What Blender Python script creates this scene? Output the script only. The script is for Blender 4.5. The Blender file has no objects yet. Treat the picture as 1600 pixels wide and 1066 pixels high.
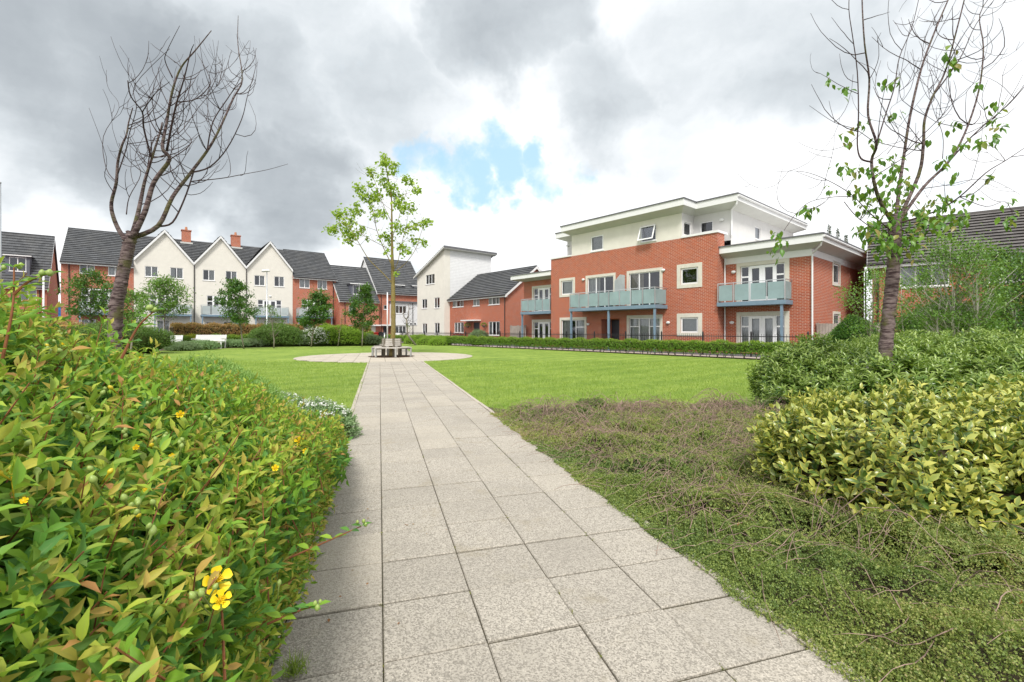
import bpy, bmesh, math, random
import numpy as np
from mathutils import Vector, Matrix

random.seed(7)
rng = np.random.default_rng(7)
sc = bpy.context.scene
COL = sc.collection
PI = math.pi

# ------------------------------------------------------------------ camera
F, HZ, CX, H = 712.0, 516.0, 800.0, 1.24      # focal length and horizon in photo pixels, eye height in metres
cam = bpy.data.cameras.new("camera")
cam.sensor_width = 36.0
cam.lens = 36.0 * F / 1600.0
cam.shift_y = -(533.0 - HZ) / 1600.0
cam.clip_start = 0.05
cam.clip_end = 4000.0
camo = bpy.data.objects.new("camera", cam)
camo.location = (0, 0, H)
camo.rotation_euler = (PI / 2, 0, 0)
COL.objects.link(camo)
sc.camera = camo

# ------------------------------------------------------------------ world
SUN_EL, SUN_AZ = math.radians(50), math.radians(182)    # azimuth clockwise from +Y
world = bpy.data.worlds.new("World")
sc.world = world
world.use_nodes = True
wt = world.node_tree
wt.nodes.clear()


def pdir(px, py):
    v = Vector(((px - CX) / F, 1.0, (HZ - py) / F))
    return v.normalized()


class NT:
    """tiny node-graph helper"""
    def __init__(s, tree):
        s.t = tree

    def n(s, typ, props=None, **ins):
        nd = s.t.nodes.new(typ)
        for k, v in (props or {}).items():
            setattr(nd, k, v)
        for k, v in ins.items():
            key = int(k[1:]) if k[0] == 'i' and k[1:].isdigit() else k.replace('_', ' ')
            s.set(nd.inputs[key], v)
        return nd

    def set(s, sock, v):
        if isinstance(v, bpy.types.NodeSocket):
            s.t.links.new(v, sock)
        elif isinstance(v, bpy.types.Node):
            s.t.links.new(v.outputs[0], sock)
        else:
            if hasattr(sock.default_value, '__len__') and not isinstance(v, (tuple, list, Vector)):
                v = (v,) * len(sock.default_value)
            if hasattr(sock.default_value, '__len__') and len(sock.default_value) == 4 and len(v) == 3:
                v = (*v, 1.0)
            sock.default_value = v

    def math(s, op, a, b=0.0, clamp=False):
        return s.n('ShaderNodeMath', {'operation': op, 'use_clamp': clamp}, i0=a, i1=b).outputs[0]

    def mix(s, f, a, b):
        nd = s.t.nodes.new('ShaderNodeMix')
        nd.data_type = 'RGBA'
        s.set(nd.inputs[0], f)
        s.set(nd.inputs[6], a)
        s.set(nd.inputs[7], b)
        return nd.outputs[2]

    def mapr(s, v, a, b, c=0.0, d=1.0, smooth=True):
        nd = s.n('ShaderNodeMapRange', {'interpolation_type': 'SMOOTHSTEP' if smooth else 'LINEAR'},
                 i0=v, i1=a, i2=b, i3=c, i4=d)
        return nd.outputs[0]

    def noise(s, vec, scale, detail=4.0, rough=0.55, out=0):
        nd = s.n('ShaderNodeTexNoise', None, Scale=scale, Detail=detail, Roughness=rough)
        if vec is not None:
            s.set(nd.inputs['Vector'], vec)
        return nd.outputs[out]

    def vm(s, op, a, b=None):
        nd = s.n('ShaderNodeVectorMath', {'operation': op}, i0=a)
        if b is not None:
            s.set(nd.inputs[1], b)
        return nd


def build_world():
    W = NT(wt)
    tc = W.n('ShaderNodeTexCoord').outputs['Generated']
    sky = W.n('ShaderNodeTexSky', {'sky_type': 'NISHITA', 'sun_disc': False, 'sun_elevation': SUN_EL,
                                   'sun_rotation': SUN_AZ, 'air_density': 1.0, 'dust_density': 0.6})
    # warped direction gives the cloud masses ragged edges
    nz = W.noise(tc, 2.6, 6.0, 0.6, out=1)
    off = W.vm('SUBTRACT', nz, (0.5, 0.5, 0.5))
    offs = W.n('ShaderNodeVectorMath', {'operation': 'SCALE'}, i0=off.outputs[0], Scale=0.42).outputs[0]
    wd = W.vm('ADD', tc, offs).outputs[0]
    wdn = W.vm('NORMALIZE', wd).outputs[0]

    def blob(px, py, r0, r1):
        d = W.n('ShaderNodeVectorMath', {'operation': 'DOT_PRODUCT'}, i0=wdn, i1=tuple(pdir(px, py))).outputs[1]
        return W.mapr(d, math.cos(math.radians(r1)), math.cos(math.radians(r0)))
    dark = None
    for px, py, r0, r1, a in [(60, 60, 2, 15, .62), (230, 180, 2, 15, .64), (40, 190, 1, 9, .42), (470, 290, 1, 13, .64), (420, 180, 2, 14, .5),
                              (620, 330, 0, 8, .22), (420, 60, 2, 16, .36), (820, 30, 2, 13, .60),
                              (960, 150, 1, 11, .44), (620, 130, 2, 13, .36), (1220, 60, 1, 12, .36), (1090, 60, 0, 10, .36), (1060, 190, 0, 8, .26), (1440, 90, 0, 9, .22), (640, 60, 0, 9, .3)]:
        b = W.math('MULTIPLY', blob(px, py, r0, r1), a)
        dark = b if dark is None else W.math('MAXIMUM', dark, b)
    # streaky layer seen in perspective
    sp = W.n('ShaderNodeSeparateXYZ', None, i0=tc)
    zz = W.math('ADD', W.math('MAXIMUM', sp.outputs[2], 0.0), 0.16)
    pv = W.n('ShaderNodeCombineXYZ', None, i0=W.math('DIVIDE', sp.outputs[0], zz), i1=W.math('DIVIDE', sp.outputs[1], zz)).outputs[0]
    n1 = W.noise(pv, 1.25, 7.0, 0.56)
    n2 = W.noise(wdn, 5.5, 6.0, 0.55)
    lum = W.math('SUBTRACT', 1.04, dark)
    lum = W.math('ADD', lum, W.math('MULTIPLY', W.math('SUBTRACT', n1, 0.5), 0.62))
    lum = W.math('ADD', lum, W.math('MULTIPLY', W.math('SUBTRACT', n2, 0.5), 0.42))
    ramp = W.n('ShaderNodeValToRGB', None, i0=lum)
    e = ramp.color_ramp.elements
    e[0].position = 0.22
    e[0].color = (.27, .30, .33, 1)
    e[1].position = 1.0
    e[1].color = (.92, .93, .94, 1)
    k = e.new(0.45); k.color = (.39, .425, .455, 1)
    k = e.new(0.62); k.color = (.54, .58, .61, 1)
    k = e.new(0.8); k.color = (.73, .76, .785, 1)
    cloud = W.n('ShaderNodeVectorMath', {'operation': 'SCALE'}, i0=ramp.outputs[0], Scale=6.9).outputs[0]
    # blue gaps
    n3 = W.noise(tc, 7.5, 7.0, 0.6)
    bl = None
    for px, py, r1, a in ((665, 238, 3.6, .8), (712, 255, 4.2, .9), (770, 252, 4.4, .9), (830, 268, 3.8, .85), (880, 262, 3.0, .6), (700, 180, 2.6, .45), (1560, 250, 8.0, .3)):
        b = W.math('MULTIPLY', blob(px, py, .2, r1), a)
        bl = b if bl is None else W.math('MAXIMUM', bl, b)
    n4 = W.noise(tc, 17.0, 6.0, 0.6)
    wob = W.math('ADD', W.math('MULTIPLY', W.math('SUBTRACT', n3, 0.5), 1.5), W.math('MULTIPLY', W.math('SUBTRACT', n4, 0.5), .9))
    bl = W.math('MULTIPLY', W.mapr(W.math('ADD', bl, wob), 0.25, 0.95), .88)
    blue = W.mix(0.85, sky.outputs[0], (2.5, 4.2, 5.5))
    col = W.mix(bl, cloud, blue)
    bg = W.n('ShaderNodeBackground', None, Color=col, Strength=0.12)
    out = W.n('ShaderNodeOutputWorld')
    wt.links.new(bg.outputs[0], out.inputs[0])


build_world()

sun = bpy.data.lights.new("sun", 'SUN')
sun.energy = 2.2
sun.angle = math.radians(14)
sun.color = (1.0, 0.965, 0.91)
suno = bpy.data.objects.new("sun", sun)
sd = Vector((math.sin(SUN_AZ) * math.cos(SUN_EL), math.cos(SUN_AZ) * math.cos(SUN_EL), math.sin(SUN_EL)))
suno.rotation_euler = sd.to_track_quat('Z', 'Y').to_euler()
suno.location = (0, 0, 30)
COL.objects.link(suno)

sc.view_settings.view_transform = 'Standard'
sc.view_settings.look = 'None'
sc.view_settings.gamma = 1.0
sc.view_settings.exposure = 0.72
sc.render.engine = 'CYCLES'
sc.cycles.max_bounces = 6
sc.cycles.transparent_max_bounces = 12
sc.cycles.caustics_reflective = False
sc.cycles.caustics_refractive = False


# ------------------------------------------------------------------ materials
def newmat(name):
    m = bpy.data.materials.new(name)
    m.use_nodes = True
    t = m.node_tree
    t.nodes.clear()
    return m, NT(t)


def finish(N, col, rough=0.7, spec=0.3, bump=None, bdist=0.01, bstr=0.5, metal=0.0):
    b = N.n('ShaderNodeBsdfPrincipled', None, Base_Color=col, Roughness=rough, Metallic=metal)
    b.inputs['Specular IOR Level'].default_value = spec
    if bump is not None:
        bp = N.n('ShaderNodeBump', None, Strength=bstr, Distance=bdist, Height=bump)
        N.t.links.new(bp.outputs[0], b.inputs['Normal'])
    o = N.n('ShaderNodeOutputMaterial')
    N.t.links.new(b.outputs[0], o.inputs[0])
    return b


def objco(N):
    return N.n('ShaderNodeTexCoord').outputs['Object']


def plain(name, col, rough=0.6, spec=0.3, var=0.12, scale=6.0, metal=0.0, bump=0.0):
    m, N = newmat(name)
    co = objco(N)
    n = N.noise(co, scale, 5.0, 0.6)
    n2 = N.noise(co, scale * 0.17, 3.0, 0.5)
    f = N.math('ADD', N.math('MULTIPLY', n, 0.6), N.math('MULTIPLY', n2, 0.4))
    c = N.mix(N.mapr(f, 0.3, 0.7), tuple(x * (1 - var) for x in col), tuple(min(1, x * (1 + var)) for x in col))
    finish(N, c, rough, spec, bump=(n if bump else None), bdist=bump, bstr=0.6, metal=metal)
    return m


def brick(name, c1, c2, c3, mortar):
    m, N = newmat(name)
    sp = N.n('ShaderNodeSeparateXYZ', None, i0=objco(N))
    v = N.n('ShaderNodeCombineXYZ', None, i0=N.math('ADD', sp.outputs[0], sp.outputs[1]), i1=sp.outputs[2]).outputs[0]
    bt = N.n('ShaderNodeTexBrick', {'offset': 0.5}, Vector=v, Color1=c1, Color2=c2, Mortar=mortar, Scale=1.0)
    bt.inputs['Mortar Size'].default_value = 0.010
    bt.inputs['Mortar Smooth'].default_value = 0.1
    bt.inputs['Bias'].default_value = -0.1
    bt.inputs['Brick Width'].default_value = 0.225
    bt.inputs['Row Height'].default_value = 0.075
    n = N.noise(v, 2.3, 4.0, 0.6)
    n2 = N.noise(v, 23.0, 3.0, 0.6)
    n3 = N.noise(v, 0.35, 3.0, 0.6)
    c = N.mix(N.math('MULTIPLY', N.mapr(n, 0.38, 0.7), 0.45), bt.outputs[0], c3)
    c = N.mix(N.math('MULTIPLY', n2, 0.25), c, (c1[0] * .55, c1[1] * .5, c1[2] * .5))
    c = N.mix(N.math('MULTIPLY', N.mapr(n3, .45, .75), .10), c, (.40, .2, .12))
    finish(N, c, 0.85, 0.2, bump=bt.outputs[1], bdist=-0.006, bstr=0.6)
    return m


def boards(name, col, pitch=0.15):
    m, N = newmat(name)
    sp = N.n('ShaderNodeSeparateXYZ', None, i0=objco(N))
    fr = N.math('FRACT', N.math('DIVIDE', sp.outputs[2], pitch))
    n = N.noise(objco(N), 3.0, 4.0)
    line = N.mapr(fr, 0.0, 0.12)
    c = N.mix(N.mapr(n, .3, .7), tuple(x * .93 for x in col), col)
    c = N.mix(line, tuple(x * .55 for x in col), c)
    finish(N, c, 0.5, 0.3, bump=fr, bdist=-0.02, bstr=0.7)
    return m


def tiles(name, col):
    m, N = newmat(name)
    uv = N.n('ShaderNodeUVMap', {'uv_map': 'UVMap'}).outputs[0]
    bt = N.n('ShaderNodeTexBrick', {'offset': 0.5}, Vector=uv, Color1=tuple(x * .8 for x in col),
             Color2=tuple(x * 1.25 for x in col), Mortar=tuple(x * .55 for x in col), Scale=1.0)
    bt.inputs['Mortar Size'].default_value = 0.006
    bt.inputs['Brick Width'].default_value = 0.33
    bt.inputs['Row Height'].default_value = 0.30
    n = N.noise(uv, 0.8, 5.0, 0.65)
    n2 = N.noise(uv, 9.0, 3.0, 0.6)
    c = N.mix(N.math('MULTIPLY', N.mapr(n, .4, .75), .4), bt.outputs[0], (.145, .142, .13))
    c = N.mix(N.math('MULTIPLY', n2, .3), c, tuple(x * .6 for x in col))
    finish(N, c, 0.75, 0.3)
    return m


def glassmat(name, tint=(.9, .93, .95), fac=0.05):
    m, N = newmat(name)
    fr = N.n('ShaderNodeFresnel', None, IOR=1.45).outputs[0]
    f = N.math('ADD', N.math('MULTIPLY', fr, 1.2), fac, clamp=True)
    tr = N.n('ShaderNodeBsdfTransparent', None, Color=tint)
    gl = N.n('ShaderNodeBsdfGlossy', None, Color=(.9, .93, 1.0), Roughness=0.03)
    mx = N.n('ShaderNodeMixShader', None, i0=f, i1=tr.outputs[0], i2=gl.outputs[0])
    o = N.n('ShaderNodeOutputMaterial')
    N.t.links.new(mx.outputs[0], o.inputs[0])
    return m


def frosted(name, col):
    m, N = newmat(name)
    n = N.noise(objco(N), 1.3, 4.0, .6)
    c = N.mix(N.mapr(n, .3, .7), tuple(x * .85 for x in col), col)
    b = N.n('ShaderNodeBsdfPrincipled', None, Base_Color=c, Roughness=0.22)
    b.inputs['Specular IOR Level'].default_value = 0.6
    tr = N.n('ShaderNodeBsdfTranslucent', None, Color=c)
    mx = N.n('ShaderNodeMixShader', None, i0=0.35, i1=b.outputs[0], i2=tr.outputs[0])
    t2 = N.n('ShaderNodeBsdfTransparent', None, Color=(.8, .9, .9))
    m2 = N.n('ShaderNodeMixShader', None, i0=0.12, i1=mx.outputs[0], i2=t2.outputs[0])
    o = N.n('ShaderNodeOutputMaterial')
    N.t.links.new(m2.outputs[0], o.inputs[0])
    return m


def leafmat(name, cols, tip=None, edge=None, rough=0.42, spec=0.4, trans=0.28, edge_pos=(.35, .75)):
    """cols: ramp by per-leaf random; tip: colour of young growth; edge: colour of leaf margin"""
    m, N = newmat(name)
    at = N.n('ShaderNodeAttribute', {'attribute_name': 'lf'}).outputs['Vector']
    sp = N.n('ShaderNodeSeparateXYZ', None, i0=at)
    ramp = N.n('ShaderNodeValToRGB', None, i0=sp.outputs[0])
    e = ramp.color_ramp.elements
    e[0].color = (*cols[0], 1)
    e[1].color = (*cols[-1], 1)
    for i, c in enumerate(cols[1:-1]):
        k = e.new((i + 1) / (len(cols) - 1))
        k.color = (*c, 1)
    c = ramp.outputs[0]
    if edge:
        ee = N.mapr(sp.outputs[2], edge_pos[0], edge_pos[1])
        keep = N.mapr(sp.outputs[0], 0.15, 0.45)
        c = N.mix(N.math('MULTIPLY', ee, keep), c, edge)
    if tip:
        r2 = N.n('ShaderNodeValToRGB', None, i0=N.math('FRACT', N.math('MULTIPLY', sp.outputs[0], 7.31)))
        e = r2.color_ramp.elements
        e[0].color = (*tip[0], 1)
        e[1].color = (*tip[-1], 1)
        for i, cc in enumerate(tip[1:-1]):
            k = e.new((i + 1) / (len(tip) - 1))
            k.color = (*cc, 1)
        c = N.mix(N.mapr(sp.outputs[1], 0.45, 1.0), c, r2.outputs[0])
    # paler midrib
    c = N.mix(N.math('MULTIPLY', N.mapr(sp.outputs[2], 0.0, 0.18, 1.0, 0.0), .22), c, (.30, .36, .12))
    b = N.n('ShaderNodeBsdfPrincipled', None, Base_Color=c, Roughness=rough)
    b.inputs['Specular IOR Level'].default_value = spec
    tr = N.n('ShaderNodeBsdfTranslucent', None, Color=N.mix(0.5, c, (.30, .45, .04)))
    mx = N.n('ShaderNodeMixShader', None, i0=trans, i1=b.outputs[0], i2=tr.outputs[0])
    o = N.n('ShaderNodeOutputMaterial')
    N.t.links.new(mx.outputs[0], o.inputs[0])
    return m


def bark(name, col, col2, rings=0.0, moss=None):
    m, N = newmat(name)
    co = objco(N)
    st = N.n('ShaderNodeMapping', None, Vector=co, Scale=(1, 1, 5.0 if rings else .3)).outputs[0]
    n = N.noise(st, 9.0 if rings else 30.0, 6.0, 0.65)
    n2 = N.noise(co, 45.0, 4.0, 0.6)
    c = N.mix(N.mapr(n, 0.38, 0.62), col, col2)
    c = N.mix(N.math('MULTIPLY', n2, .4), c, tuple(x * .4 for x in col))
    if moss:
        n3 = N.noise(co, 6.0, 4.0, .6)
        c = N.mix(N.math('MULTIPLY', N.mapr(n3, .5, .66), .75), c, moss)
    finish(N, c, 0.85, 0.2, bump=n, bdist=0.012, bstr=0.9)
    return m


M = {}
M['brick'] = brick('brick', (.44, .098, .046), (.31, .062, .034), (.50, .145, .070), (.56, .42, .33))
M['cream'] = plain('cream_render', (.71, .68, .61), 0.85, 0.15, .05, 2.0)
M['creamboard'] = boards('cream_boards', (.66, .62, .51), 0.16)
M['white'] = plain('white_paint', (.74, .74, .735), 0.4, 0.4, .03, 4.0)
M['white_render'] = plain('white_render', (.62, .61, .595), 0.8, 0.2, .05, 2.0)
M['upvc'] = plain('white_upvc', (.84, .84, .84), 0.3, 0.5, .02, 4.0)
M['whiteboard'] = boards('white_boards', (.74, .74, .745), 0.17)
M['soffit'] = plain('soffit_render', (.56, .56, .53), 0.8, 0.2, .05, 2.0)
M['stone'] = plain('stone_surround', (.62, .59, .51), 0.8, 0.2, .08, 8.0)
M['tiles'] = tiles('roof_tiles', (.092, .096, .102))
M['tiles_brown'] = tiles('roof_tiles_brown', (.12, .11, .105))
M['lead'] = plain('dark_trim', (.13, .13, .14), 0.5, 0.4, .15, 4.0)
M['dormer'] = plain('dormer_cladding', (.12, .125, .15), 0.6, 0.3, .1, 4.0)
M['black'] = plain('black_metal', (.018, .018, .02), 0.4, 0.5, .2, 8.0)
M['pipe_black'] = plain('black_pipe', (.03, .025, .025), 0.45, 0.4, .1, 8.0)
M['door_dark'] = plain('dark_door', (.035, .038, .05), 0.4, 0.5, .1, 8.0)
M['blue_steel'] = plain('blue_grey_steel', (.17, .25, .32), 0.45, 0.4, .08, 4.0)
M['steel'] = plain('brushed_steel', (.52, .54, .55), 0.3, 0.5, .06, 4.0, metal=.6)
M['glass'] = glassmat('window_glass')
M['frost'] = frosted('frosted_glass', (.44, .58, .59))
M['frost_pale'] = frosted('frosted_glass_pale', (.66, .72, .72))
M['room'] = plain('room_shade', (.045, .04, .04), 0.9, 0.1, .3, 2.0)  # near-black colour stands in for the shade of unlit rooms
M['curtain'] = plain('curtain', (.52, .52, .50), 0.9, 0.1, .1, 6.0)
M['curtain_tan'] = plain('curtain_tan', (.42, .36, .28), 0.9, 0.1, .12, 6.0)
M['timber'] = plain('grey_timber', (.46, .43, .39), 0.85, 0.15, .22, 9.0, bump=.004)
M['timber_dark'] = plain('dark_timber', (.15, .13, .10), 0.85, 0.15, .22, 9.0, bump=.004)
M['fence'] = plain('weathered_fence', (.36, .31, .27), 0.9, 0.1, .2, 5.0)
M['benchmetal'] = plain('bench_steel', (.34, .34, .32), 0.5, 0.4, .1, 5.0)
M['mulch'] = plain('mulch', (.075, .045, .03), 0.95, 0.1, .5, 30.0, bump=.02)
M['red'] = plain('red_plastic', (.42, .02, .02), 0.45, 0.4, .1, 4.0)
M['bluepaint'] = plain('blue_paint', (.03, .17, .48), 0.5, 0.4, .12, 1.5)
M['terracotta'] = plain('chimney_pot', (.45, .22, .13), 0.8, 0.2, .15, 8.0)
M['bark_cherry'] = bark('cherry_bark', (.055, .034, .034), (.24, .185, .172), rings=1, moss=(.10, .10, .03))
M['bark_twig'] = plain('twig_bark', (.055, .035, .032), 0.8, 0.2, .3, 20.0)
M['bark_maple'] = bark('maple_bark', (.20, .15, .06), (.27, .22, .09), moss=(.22, .17, .03))
M['bark_grey'] = bark('grey_bark', (.20, .17, .13), (.34, .31, .26))
M['bark_pale'] = bark('pale_bark', (.48, .45, .38), (.66, .63, .56))
M['twig_dead'] = plain('dead_twigs', (.27, .19, .155), 0.85, 0.15, .55, 25.0)
M['stem_red'] = plain('reddish_stems', (.26, .10, .045), 0.6, 0.3, .3, 25.0)
M['core'] = plain('shade_core', (.055, .075, .022), 0.95, 0.05, .5, 22.0, bump=.03)  # for solid plant cores; shade among the leaves is put into this colour
M['corebrown'] = plain('brown_shade_core', (.06, .05, .028), 0.95, 0.05, .5, 18.0, bump=.03)  # browner core colour, inner shade painted in as well

L = {}
L['hyper'] = leafmat('hypericum_leaf', [(.05, .17, .045), (.11, .28, .045), (.22, .41, .04), (.34, .50, .05)],
                    tip=[(.44, .58, .07), (.50, .56, .07), (.56, .44, .09), (.40, .56, .06), (.56, .27, .10), (.46, .58, .07), (.50, .22, .09)], rough=.55, spec=.3, trans=.38)
L['elae'] = leafmat('variegated_leaf', [(.05, .12, .025), (.11, .19, .04), (.21, .28, .06), (.33, .38, .09)],
                    tip=[(.46, .50, .12), (.60, .56, .12), (.36, .44, .12)], edge=(.68, .58, .09), rough=.30, spec=.5, trans=.2, edge_pos=(.5, .95))
L['olea'] = leafmat('narrow_leaf', [(.04, .11, .015), (.10, .20, .028), (.19, .30, .045), (.29, .39, .08)],
                    tip=[(.38, .48, .13), (.27, .38, .09)], rough=.28, spec=.55, trans=.28)
L['coto'] = leafmat('ground_cover_leaf', [(.055, .11, .04), (.12, .19, .06), (.21, .285, .08), (.33, .39, .10), (.36, .22, .13)],
                    tip=[(.42, .48, .13), (.42, .33, .17)], rough=.5, trans=.3)
L['hebe'] = leafmat('hebe_leaf', [(.15, .27, .10), (.21, .34, .14), (.28, .42, .20)], tip=[(.36, .50, .24), (.3, .42, .2)], rough=.5, trans=.2)
L['spike'] = leafmat('spiky_leaf', [(.17, .33, .07), (.26, .43, .10), (.36, .52, .16)], rough=.5, trans=.3)
L['cherry'] = leafmat('cherry_leaf', [(.05, .15, .02), (.10, .25, .03), (.20, .37, .05)], tip=[(.30, .34, .06), (.34, .24, .08)], rough=.35, trans=.4)
L['maple'] = leafmat('maple_leaf', [(.22, .36, .03), (.33, .48, .05), (.45, .58, .09)], rough=.45, trans=.45)
L['green'] = leafmat('green_leaf', [(.03, .095, .018), (.06, .16, .028), (.12, .24, .045)], rough=.4, trans=.3)
L['birch'] = leafmat('light_tree_leaf', [(.08, .18, .035), (.14, .28, .055), (.23, .38, .085)], rough=.4, trans=.35)
L['hedge'] = leafmat('hedge_leaf', [(.08, .19, .02), (.15, .29, .03), (.24, .40, .045)], tip=[(.38, .50, .06), (.42, .44, .08)], rough=.4)
L['lime'] = leafmat('lime_shrub_leaf', [(.18, .33, .03), (.27, .44, .04), (.36, .52, .07)], rough=.45)
L['photinia'] = leafmat('photinia_leaf', [(.36, .20, .07), (.52, .24, .12), (.28, .27, .08), (.60, .36, .18)], rough=.35)
L['olive'] = leafmat('olive_shrub_leaf', [(.07, .15, .03), (.12, .22, .045), (.20, .31, .075)], rough=.5)
L['greygreen'] = leafmat('grey_green_leaf', [(.16, .24, .12), (.23, .32, .17), (.30, .38, .22)], rough=.55)
L['gold'] = leafmat('golden_leaf', [(.52, .52, .04), (.66, .62, .07), (.72, .66, .14)], rough=.45)
L['rusty'] = leafmat('rusty_leaf', [(.22, .22, .04), (.30, .26, .05), (.28, .14, .05)], rough=.5)
L['conifer'] = leafmat('conifer_leaf', [(.03, .065, .03), (.05, .10, .045)], rough=.6, trans=.1)
L['white'] = leafmat('white_petals', [(.78, .78, .74), (.84, .84, .80)], rough=.5)
L['grass'] = leafmat('grass_blade', [(.18, .28, .04), (.26, .375, .06), (.36, .46, .10)], rough=.5, trans=.3)


# ------------------------------------------------------------------ object helpers
def tag(o, label=None, cat=None, group=None, kind=None):
    if label: o['label'] = label
    if cat: o['category'] = cat
    if group: o['group'] = group
    if kind: o['kind'] = kind
    return o


def empty(name, loc=(0, 0, 0), rz=0.0, label=None, cat=None, group=None):
    o = bpy.data.objects.new(name, None)
    o.empty_display_size = 0.3
    COL.objects.link(o)
    o.location = loc
    o.rotation_euler = (0, 0, rz)
    return tag(o, label, cat, group)


def copy_tree(o, parent=None):
    c = o.copy()
    COL.objects.link(c)
    c.parent = parent
    for ch in list(o.children):
        copy_tree(ch, c)
    return c


class MB:
    def __init__(s, xf=None):
        s.v, s.f, s.uv = [], [], []
        s.xf = xf or (lambda a, d, z: (a, d, z))

    def poly(s, pts, uv=None):
        n = len(s.v)
        s.v += [s.xf(*p) for p in pts]
        s.f.append(tuple(range(n, n + len(pts))))
        s.uv += list(uv) if uv else [(p[0] + p[1], p[2]) for p in pts]

    def box(s, x0, x1, y0, y1, z0, z1):
        a = [(x0, y0, z0), (x1, y0, z0), (x1, y1, z0), (x0, y1, z0), (x0, y0, z1), (x1, y0, z1), (x1, y1, z1), (x0, y1, z1)]
        for q in ((0, 3, 2, 1), (4, 5, 6, 7), (0, 1, 5, 4), (1, 2, 6, 5), (2, 3, 7, 6), (3, 0, 4, 7)):
            s.poly([a[i] for i in q])
        return s

    def prism(s, base, top):
        n = len(base)
        s.poly(base[::-1]); s.poly(top)
        for i in range(n):
            j = (i + 1) % n
            s.poly([base[i], base[j], top[j], top[i]])
        return s

    def bar(s, p, q, w, h=None):
        """square bar from p to q"""
        p, q = Vector(p), Vector(q)
        h = h or w
        d = (q - p).normalized()
        up = Vector((0, 0, 1)) if abs(d.z) < .95 else Vector((0, 1, 0))
        x = d.cross(up).normalized() * w / 2
        y = x.cross(d).normalized() * h / 2
        s.prism([tuple(p - x - y), tuple(p + x - y), tuple(p + x + y), tuple(p - x + y)],
                [tuple(q - x - y), tuple(q + x - y), tuple(q + x + y), tuple(q - x + y)])
        return s

    def tube(s, pts, rad, seg=6):
        pts = [Vector(p) for p in pts]
        n0 = len(s.v)
        k = len(pts)
        prev = None
        for i, p in enumerate(pts):
            d = (pts[min(i + 1, k - 1)] - pts[max(i - 1, 0)]).normalized()
            if prev is None:
                up = Vector((0, 0, 1)) if abs(d.z) < .9 else Vector((1, 0, 0))
                x = d.cross(up).normalized()
            else:
                x = (prev - d * prev.dot(d)).normalized()
            prev = x
            y = d.cross(x)
            r = rad[i] if hasattr(rad, '__len__') else rad
            for j in range(seg):
                a = 2 * PI * j / seg
                s.v.append(s.xf(*(p + (x * math.cos(a) + y * math.sin(a)) * r)))
        for i in range(k - 1):
            for j in range(seg):
                a, b = n0 + i * seg + j, n0 + i * seg + (j + 1) % seg
                s.f.append((a, b, b + seg, a + seg))
                s.uv += [(0, 0)] * 4
        s.f.append(tuple(n0 + j for j in range(seg))[::-1]); s.uv += [(0, 0)] * seg
        s.f.append(tuple(n0 + (k - 1) * seg + j for j in range(seg))); s.uv += [(0, 0)] * seg
        return s

    def build(s, name, mat, parent=None, smooth=False, **tg):
        me = bpy.data.meshes.new(name)
        me.from_pydata(s.v, [], s.f)
        uvl = me.uv_layers.new(name='UVMap')
        uvl.data.foreach_set('uv', np.array(s.uv, dtype=np.float32).ravel())
        me.materials.append(mat)
        if smooth:
            me.shade_smooth()
        o = bpy.data.objects.new(name, me)
        COL.objects.link(o)
        o.parent = parent
        return tag(o, **tg)


def gnd(px, py, z=0.0):
    Y = F * (H - z) / (py - HZ)
    return Vector(((px - CX) / F * Y, Y, z))


def at(px, py, Y):
    return Vector(((px - CX) / F * Y, Y, H + (HZ - py) / F * Y))


# ---- leaves --------------------------------------------------------------
def leaf_t(w=0.36, fold=0.12, curl=0.15):
    """8-vertex leaf of unit length along +Y; z up"""
    V = np.array([(0, 0, 0), (w * .42, .28, fold * .6), (-w * .42, .28, fold * .6), (0, .28, 0),
                  (w * .5, .58, fold - curl * .3), (-w * .5, .58, fold - curl * .3), (0, .58, -curl * .3), (0, 1, -curl)], dtype=np.float32)
    Fc = [(0, 1, 3), (0, 3, 2), (3, 1, 4, 6), (2, 3, 6, 5), (6, 4, 7), (5, 6, 7)]
    ac = np.array([0, 1, 1, 0, 1, 1, 0, .6], dtype=np.float32)
    return V, Fc, ac


def leaf_s(w=0.5):
    V = np.array([(0, 0, 0), (w * .5, .5, .08), (0, 1, -.06), (-w * .5, .5, .08)], dtype=np.float32)
    return V, [(0, 1, 2, 3)], np.array([.3, .9, .5, .9], dtype=np.float32)


def blade_t(w=0.06):
    V = np.array([(-w / 2, 0, 0), (w / 2, 0, 0), (w * .3, .6, .05), (-w * .3, .6, .05), (0, 1, .16)], dtype=np.float32)
    return V, [(0, 1, 2, 3), (3, 2, 4)], np.array([.5] * 5, dtype=np.float32)


def nrm(a):
    return a / np.maximum(np.linalg.norm(a, axis=1, keepdims=True), 1e-9)


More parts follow.
